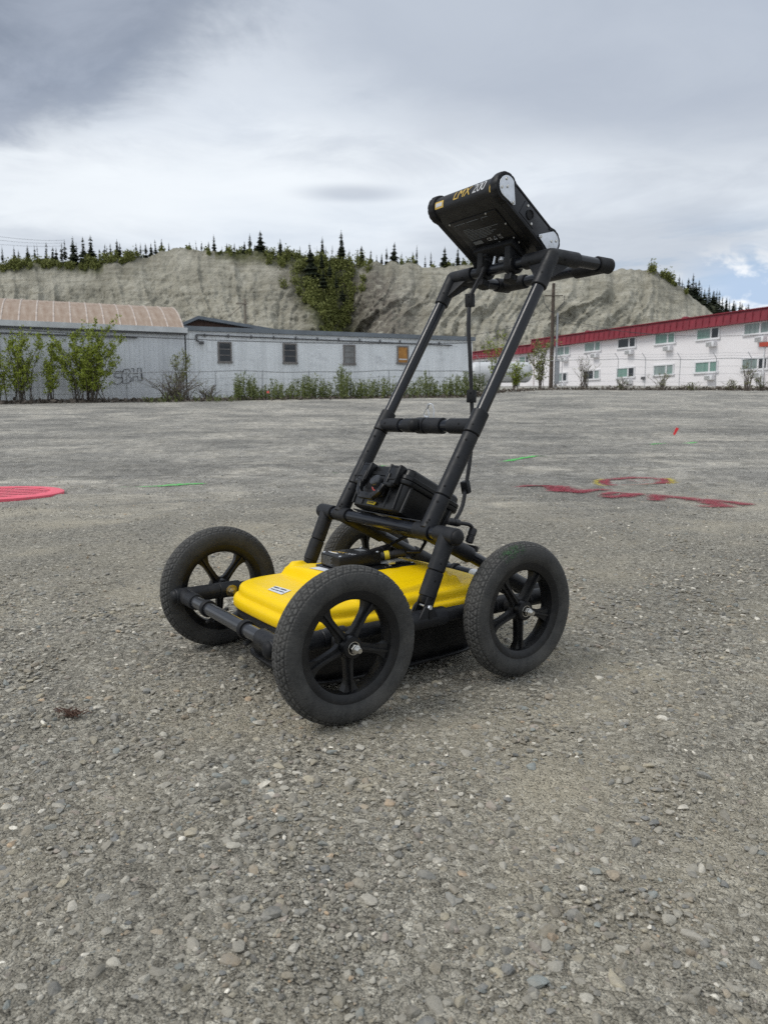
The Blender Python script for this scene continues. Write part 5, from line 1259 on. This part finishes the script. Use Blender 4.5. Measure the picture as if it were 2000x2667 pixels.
# local: x down the slope, y lateral (KS*near), z screen side. stadium section
def stadium(hl, r_, n=14):
    out = []
    for k in range(n+1): t = R(90+180*k/n); out.append((-hl+r_*math.cos(t), r_*math.sin(t)))
    for k in range(n+1): t = R(-90+180*k/n); out.append((hl+r_*math.cos(t), r_*math.sin(t)))
    return out
def xz_prism(poly, y0, y1, bevel=0.0):
    mb = MB(); mb.prism(poly, Matrix(((1,0,0,0),(0,0,1,(y0+y1)/2),(0,1,0,0),(0,0,0,1))), abs(y1-y0), bevel); return mb
HW = .112; BR = .0305
xz_prism(stadium(KL/2, BR, 18), -HW, HW).obj('body', 'console_black', con, 30)
mb = MB(); mb.box((.005, 0, -BR-.001), (KL-.045, .175, .004), None, .001); bp = mb.obj('back_plate', 'console_black', con)
for sy in (-1, 1):
    y = sy*HW; yo2 = sy*(HW+.018)
    for sx in (-1, 1):
        # rubber bumper: thick ring round the corner with ribs
        n = 44; vs = []
        pr = [(.029, y-sy*.004), (.0355, y-sy*.002), (.037, y+sy*.004), (.037, y+sy*.017), (.0345, y+sy*.021), (.028, y+sy*.021)]
        mb = MB(); cx = sx*KL/2
        for k in range(n+1):
            t = R(90 + 270*k/n - 45) if sx < 0 else R(-90+270*k/n-45)
            rb_ = .0012 if (k % 4 == 0) else 0
            for (r_, yy) in pr: vs.append((cx+(r_-(rb_ if r_ > .034 else 0))*math.cos(t), yy, (r_-(rb_ if r_ > .034 else 0))*math.sin(t)))
        m = len(pr); mb.add(vs, [(k*m+j, k*m+j+1, (k+1)*m+j+1, (k+1)*m+j) for k in range(n) for j in range(m-1)] + [tuple(range(m)), tuple(range(n*m, n*m+m))]); mb.obj('bumper', 'rubber_cap', con, 40)
        # silver teardrop plate
        pts = []
        for k in range(17):
            t = R(70+220*k/16) if sx < 0 else R(-110+220*k/16); pts.append((cx+.0265*math.cos(t), .0265*math.sin(t)))
        tip = (cx-sx*.044, -.016); t2 = (cx-sx*.040, -.0215)
        pts = pts+[t2, tip] if sx < 0 else [tip]+pts[::1]+[] if False else (pts+[t2, tip] if sx < 0 else pts+[tip, t2])
        if sx > 0: pts = pts
        # convex order
        c_ = (sum(p[0] for p in pts)/len(pts), sum(p[1] for p in pts)/len(pts)); pts.sort(key=lambda p: math.atan2(p[1]-c_[1], p[0]-c_[0]))
        pl = xz_prism(pts, y+sy*.0205, y+sy*.0235, .0006).obj('corner_plate', 'silver', con)
        for (qx, qz) in ((cx, .0), (cx+sx*.013, .0125), (cx+sx*.013, -.014), (cx-sx*.036, -.0165)): screw(V(qx, y+sy*.0238, qz), V(0, sy, 0), .0038, 'steel', pl)
    xz_prism([(-KL/2, -.024), (KL/2, -.024), (KL/2, .024), (-KL/2, .024)], y, y+sy*.0195, .002).obj('end_plate', 'console_plate', con)
    for zz2 in (-.0275, .0275): mb = MB(); mb.box((0, y+sy*.010, zz2), (KL-.02, .021, .006), None, .002); mb.obj('edge_rail', 'rubber_cap', con)
    xz_prism([(-.03, -.019), (.03, -.019), (.03, .019), (-.03, .019)], y+sy*.0195, y+sy*.0212, .0006).obj('socket_plate', 'console_plate', con)
    mb = MB(); mb.lathe([(0, .001), (.0095, .001), (.0105, .0035), (.0125, .0035), (.0125, -.001)], (0, y+sy*.0212, 0), (0, sy, 0), 24); mb.obj('socket_cap', 'rubber_cap', con)
    for q in ((-.017, .0135), (.017, -.0135)): screw(V(q[0], y+sy*.0213, q[1]), V(0, sy, 0), .0036, 'steel', con)
# lettering round the top edge. angle measured from the back (-z) round the top end (-x)
def kwrap(yc, t0, rr=BR+.0006):
    def f(co):
        t = t0 + co.y/rr; return V(-KL/2-rr*math.sin(t), KS*(yc+co.x), -rr*math.cos(t))
    return f
text_on('lettering', 'LMX', .034, None, 'gold_print', con, .25, .95, kwrap(-.002, 1.34))
text_on('lettering', '200', .034, None, 'white_print', con, .25, .9, kwrap(.062, 1.34))
def kpatch(name, y0, y1, t0, t1, mat, rr=BR+.0005, sl=0.0):
    vs = []
    for i in range(9):
        t = t0+(t1-t0)*i/8
        for yy in (y0, y1): vs.append((-KL/2-rr*math.sin(t), KS*(yy+sl*(t-t0)), -rr*math.cos(t)))
    return link(name, npmesh(name, vs, gridfaces(9, 2)), mat, con)
kpatch('maker_label', -.106, -.072, .75, 1.35, 'gold_print'); kpatch('maker_label', -.102, -.077, .9, 1.2, 'white_print', BR+.0009)
kpatch('gold_bracket', .102, .1055, .62, 1.9, 'gold_print', sl=.004)
# small print and fittings on the back plate
bz = -BR-.0034
for i, (x, y0, y1) in enumerate([(-.036, -.062, -.036), (-.031, -.062, -.026), (-.0265, -.062, .062), (-.022, -.062, .035), (-.0175, -.062, .025), (-.013, -.062, .045), (-.0085, -.062, .030), (-.004, -.062, .02), (.0005, -.062, .0)]):
    mb = MB(); mb.box((x, KS*(y0+y1)/2, bz), (.0012, y1-y0, .0006)); mb.obj('print_line', 'grey_print', bp)
mb = MB(); mb.box((.013, KS*-.045, bz), (.011, .032, .0006)); mb.obj('serial_plate', 'grey_print', bp)
kfr = lambda x, y: frame((x, KS*y, bz-.0004), V(0, KS, 0), V(-1, 0, 0))
text_on('lettering', 'CE', .014, kfr(.012, .000), 'white_print', bp); text_on('lettering', 'UK\nCA', .009, kfr(.012, .040), 'white_print', bp)
mb = MB(); mb.path([(.017, KS*.014, bz), (.007, KS*.020, bz), (.017, KS*.026, bz), (.017, KS*.014, bz)], .0008, 5); mb.obj('triangle_mark', 'white_print', bp)
for y0, y1 in ((-.075, -.035), (-.027, .018), (.026, .05)):
    mb = MB(); mb.path([(-.05, KS*y0, bz), (-.058, KS*y0, bz), (-.058, KS*y1, bz)], .0007, 5); mb.obj('guide_mark', 'grey_print', bp)
for x, y in ((-.066, -.088), (-.066, .052), (.035, -.062), (.035, -.045), (.03, .022), (.028, .075), (-.02, .085), (.06, .03)): screw(V(x, KS*y, -BR-.003), V(0, 0, -1), .003, 'steel', bp)
mb = MB(); mb.prism([(-.004, -.016), (.005, -.013), (.005, .013), (-.004, .016)], Matrix.Translation((.046, KS*.058, -BR-.005)), .005, .001); mb.obj('serial_port', 'steel', bp)
for y in (.036, .080): screw(V(.046, KS*y, -BR-.004), V(0, 0, -1), .0026, 'steel', bp)
# mount: arm, clamp jaws and knobs on the bar
inv = KFr.inverted()
def L_(p): return inv @ V(*p)
bl = L_((EX, 0, EZ))
mb = MB()
for y in (-.05, .055):
    a_ = V(.055, KS*y, -BR-.004); b_ = V(bl.x, KS*y, bl.z)
    mb.box((a_+b_)/2, (.05, .022, (b_-a_).length+.01), Matrix.Rotation(math.atan2(b_.x-a_.x, b_.z-a_.z), 3, 'Y'), .004)
mb.box((.058, 0, -BR-.010), (.06, .15, .018), None, .004); mt_ = mb.obj('mount_bracket', 'rubber_cap', con)
for y in (-.05, .055):
    mb = MB(); mb.lathe([(TR_+.0003, -.014), (.0235, -.014), (.0245, -.012), (.0245, .012), (.0235, .014), (TR_+.0003, .014)], (bl.x, KS*y, bl.z), (0, 1, 0), 24); mb.obj('clamp_jaw', 'rubber_cap', mt_)
    kd = (inv.to_3x3() @ V(.35, .1, -1)).normalized(); k0 = V(bl.x, KS*y, bl.z)+kd*.024
    mb = MB(); fr2 = frame(k0+kd*.016, kd.orthogonal(), kd.cross(kd.orthogonal()))
    mb.prism([((.017+.0028*math.cos(6*t))*math.cos(t), (.017+.0028*math.cos(6*t))*math.sin(t)) for t in np.linspace(0, 2*math.pi, 48, endpoint=False)], fr2, .016, .002); mb.path([k0-kd*.01, k0+kd*.012], .006, 12); mb.obj('clamp_knob', 'rubber_cap', mt_)
mb = MB(); mb.lathe([(0, .012), (.008, .0115), (.0125, .009), (.013, .004), (.013, 0), (.004, 0), (.004, -.012)], (.072, KS*.012, -BR-.022), (.15, 0, -1), 24); mb.obj('thumb_screw', 'silver', mt_)
mb = MB(); mb.path([(.060, KS*-.012, -BR-.016), (.072, KS*-.016, -BR-.040)], .0042, 12); mb.obj('guide_pin', 'silver', mt_)
mb = MB(); mb.path([(.078, KS*-.075, -BR-.01), (.085, KS*-.072, -BR-.034)], .0035, 12); mb.obj('guide_pin', 'silver', mt_)
# cable plug hanging from the console
c0 = V(*CAB[0]); 
mb = MB(); mb.box(V(.058, KS*-.042, -BR-.014), (.035, .03, .026), None, .004); cp = mb.obj('cable_plug', 'rubber_cap', con)
q0 = V(.066, KS*-.040, -BR-.02); q1 = L_(CAB[1])
mb = MB(); pts = [q0.lerp(q1, t) for t in (0, .2, .3, .31, .42, .43, .54, .55, .66, .67, 1)]; mb.path(pts, [.017, .0165, .015, .0125, .0145, .0115, .013, .0105, .012, .0095, .006], 18); mb.obj('strain_relief', 'rubber_cap', cp)

# ------------------------------------------------------------------ marks on the lot
a = Mat('pink_iron'); n1 = a.noise(14, 6, .65); a.set('Base Color', a.mix(a.smooth(n1, .55, .75), (.80, .14, .19), (.66, .18, .2))); a.set('Roughness', .65); a.bump(a.noise(90, 5), .4, .003); M['pink_iron'] = a.m
simple('grate_dark', (.012, .011, .011), .95)  # near-black: bar sides left unpainted, with the slots' shade put into the colour
mc = gnd(8, 1281); MRr = .50
dL, dR = gnd(154, 1291), None
mc.x = dL.x-MRr; mc.y = dL.y
mh = empty('manhole_grate', (mc.x, mc.y, mc.z+.012)); tag(mh, 'round iron grate painted bright pink at the left edge of the lot', 'grate')
mb = MB(); mb.lathe([(MRr-.10, .012), (MRr-.02, .014), (MRr, .006), (MRr-.004, -.03), (MRr-.02, -.06), (MRr-.10, -.06), (MRr-.10, .012)], (0, 0, 0), (0, 0, 1), 96); mb.obj('rim', 'pink_iron', mh, 25)
mb = MB(); mb.lathe([(0, -.045), (MRr-.09, -.045)], (0, 0, 0), (0, 0, 1), 48); mb.obj('pit', 'grate_dark', mh)
RI = MRr-.095; k = 0
def pinktop(o):
    o.data.materials.append(M['grate_dark'])
    for p in o.data.polygons: p.material_index = 0 if p.normal.z > .6 else 1
for i in range(-3, 4):
    s_ = i*.128
    ln = math.sqrt(max(RI**2-s_**2, .001)); ang = R(22)
    mb = MB(); mb.box((0, 0, 0), (2*ln, .085, .03), None, .002)
    o = mb.obj('bar', 'pink_iron', mh); pinktop(o); o.location = (-math.sin(ang)*s_, math.cos(ang)*s_, -.007); o.rotation_euler = (0, 0, ang)
mb = MB(); mb.box((0, 0, -.006), (2*RI, .05, .028), None, .003); o = mb.obj('bar', 'pink_iron', mh); o.rotation_euler = (0, 0, R(112))
def paint(name, col, dens=.5):
    a = Mat(name); a.set('Base Color', a.ramp(a.noise(60, 5, .7), [(.3, tuple(c*.75 for c in col)), (.7, col)])); a.set('Roughness', .8)
    sp = a.math('ADD', a.math('MULTIPLY', a.noise(26, 7, .8), .6), a.math('MULTIPLY', a.noise(5, 5, .65), .4))
    al = a.math('ADD', sp, a.math('MULTIPLY', a.attr('cover'), .5)); vs_ = a.voro(55, 'Color'); n_ = a.n.new('ShaderNodeRGBToBW'); a.l.new(vs_, n_.inputs[0]); a.set('Alpha', a.math('MULTIPLY', a.smooth(al, .62, 1.02, 0, .92), a.smooth(n_.outputs[0], .2, .5, .45, 1.0))); M[name] = a.m
paint('green_paint', (.10, .62, .12)); paint('red_paint', (.30, .03, .05)); paint('yellow_paint', (.55, .44, .04))
def stroke(pix, width, cover=1.0, closed=False):
    """spray stroke: ground points for photo pixels, widened on the ground"""
    P = [gnd(u, v) for u, v in pix]; Q = []
    for i in range(len(P)-1 + (1 if closed else 0)):
        a_, b_ = P[i], P[(i+1) % len(P)]; n = max(2, int((b_-a_).length/.035))
        Q += [a_.lerp(b_, k/n) for k in range(n)]
    if not closed: Q.append(P[-1])
    vs, cv, fs = [], [], []; n = len(Q)
    for i in range(n):
        t = (Q[(i+1) % n]-Q[i-1]) if closed or 0 < i < n-1 else (Q[min(i+1, n-1)]-Q[max(i-1, 0)])
        t.z = 0; t.normalize(); s_ = V(-t.y, t.x, 0)
        wd = 1.35*width*(.8+.35*float(vnoise(i*.35, width*31, 1.0)))
        endf = 1.0 if closed else min(1, min(i, n-1-i)/3+.25)
        for k in range(5):
            o_ = (k-2)/2; q = Q[i]+s_*wd*o_*.5
            vs.append((q.x, q.y, float(gz(q.x, q.y))+float(relief(np.array(q.x), np.array(q.y)))+.008)); cv.append(cover*endf*(1-abs(o_)**1.2*.95))
    for i in range(n-(0 if closed else 1)):
        j = (i+1) % n
        for k in range(4): fs.append((i*5+k, i*5+k+1, j*5+k+1, j*5+k))
    return vs, cv, fs
def mark(name, label, strokes, mat, group=None, part='stroke'):
    root = empty(name, gnd(*strokes[0][0][0])); tag(root, label, 'paint mark', group); o_ = Vector(root.location)
    for s_ in strokes:
        vs, cv, fs = stroke(*s_); me = npmesh(part, [tuple(Vector(q)-o_) for q in vs], fs); vcol(me, 'cover', np.stack([cv]*3, -1)); link(part, me, mat, root)
    return root
mark('green_line', 'green paint line on gravel right of the pink grate', [([(300, 1273), (360, 1271), (420, 1268), (470, 1265), (550, 1261)], .11, 1.0)], 'green_paint', 'green survey lines')
mark('green_line', 'bright green paint line right of the handle', [([(1292, 1200), (1340, 1196), (1380, 1192), (1430, 1188)], .13, 1.3)], 'green_paint', 'green survey lines')
mark('green_line', 'faint green line behind the black case', [([(858, 1237), (930, 1230), (990, 1221), (1020, 1218)], .10, .8)], 'green_paint', 'green survey lines')
mark('green_line', 'farthest green line below the red flag', [([(1690, 1160), (1740, 1157), (1785, 1154), (1817, 1152)], .13, .9)], 'green_paint', 'green survey lines')
def ell(cu, cv_, ru, rv, n=40, a0=0, a1=360): return [(cu+ru*math.cos(R(a0+(a1-a0)*k/n)), cv_+rv*math.sin(R(a0+(a1-a0)*k/n))) for k in range(n)]
mark('red_ring', 'sprayed dark red ring on the gravel at right', [(ell(1651, 1256, 78, 7.5), .16, 1.1, True), ([(1615, 1252), (1660, 1257), (1700, 1254)], .05, .7)], 'red_paint')
mark('yellow_mark', 'yellow overspray around the red ring', [(ell(1650, 1256, 98, 11, 20, 120, 225), .12, .8), (ell(1655, 1257, 97, 10, 16, -40, 35), .14, .85), (ell(1650, 1257, 92, 10.5, 24, 30, 120), .08, .55)], 'yellow_paint')
mark('red_writing', 'sprayed red survey figures in front of the red ring', [
    ([(1328, 1267), (1365, 1264), (1400, 1263), (1380, 1270), (1430, 1270), (1470, 1274), (1440, 1279), (1500, 1281), (1560, 1277), (1600, 1280)], 0.208, 1.10),
    ([(1390, 1266), (1450, 1277), (1520, 1276)], 0.256, 1.00), ([(1480, 1283), (1540, 1282)], 0.192, 1.00),
    ([(1560, 1292), (1600, 1285), (1660, 1287), (1630, 1294), (1590, 1297), (1555, 1293)], 0.160, 1.10),
    ([(1672, 1302), (1715, 1302), (1705, 1291), (1760, 1296), (1820, 1302), (1780, 1304)], 0.176, 1.10),
    ([(1800, 1319), (1850, 1323), (1885, 1321), (1850, 1311), (1850, 1303), (1900, 1307), (1945, 1314), (1900, 1316)], 0.176, 1.15)], 'red_paint')
# pin flag
simple('flag_red', (.75, .03, .035), .6)
fp = gnd(1749, 1137); ff = empty('pin_flag', fp); tag(ff, 'small bright red pin flag leaning on the lot', 'flag')
sc_ = fp.y/FPX
mb = MB(); mb.path([(0, 0, -.02), (6*sc_, 0, 12*sc_), (15*sc_, .02, 25*sc_)], .003, 6); mb.obj('wire_stem', 'galv', ff)
mb = MB(); q = [(2*sc_, 6*sc_), (7*sc_, 3*sc_), (17*sc_, 21*sc_), (10*sc_, 24*sc_)]; mb.prism(q, frame((0, 0, 0), (1, 0, 0), (0, 0, 1)), .004); mb.obj('pennant', 'flag_red', ff)
fp = at(699, 1022, 32); ff = empty('pin_flag', (fp.x, 31.6, float(gz(fp.x, 31.6)))); tag(ff, 'tiny orange pink flag among the weeds by the trailer', 'flag')
simple('flag_pink', (.8, .14, .12), .6)
hz_ = fp.z-ff.location.z; mb = MB(); mb.path([(0, 0, -.05), (0, 0, hz_+.06)], .004, 5); mb.obj('wire_stem', 'galv', ff)
mb = MB(); mb.box((.05, 0, hz_), (.1, .006, .09)); mb.obj('pennant', 'flag_pink', ff)
# dead twig tuft on the gravel at left
tp0 = gnd(186, 1865); rg = np.random.default_rng(4); tf_ = empty('dry_twig_tuft', tp0); tag(tf_, 'small reddish brown dead twig tuft on the gravel at left', 'twigs')
simple('red_twig', (.095, .052, .036), .9); mb = MB()
for i in range(46):
    an = rg.normal()*.8+ (0 if rg.random() < .5 else math.pi); ln = .012+.02*rg.random(); x0, y0 = rg.normal()*.012, rg.normal()*.006
    mb.path([(x0, y0, .002), (x0+math.cos(an)*ln*.6, y0+math.sin(an)*ln*.4, .008+.006*rg.random()), (x0+math.cos(an)*ln, y0+math.sin(an)*ln*.6, .004+.012*rg.random())], [.0011, .0009, .0004], 4, cap=False)
mb.obj('twigs', 'red_twig', tf_)
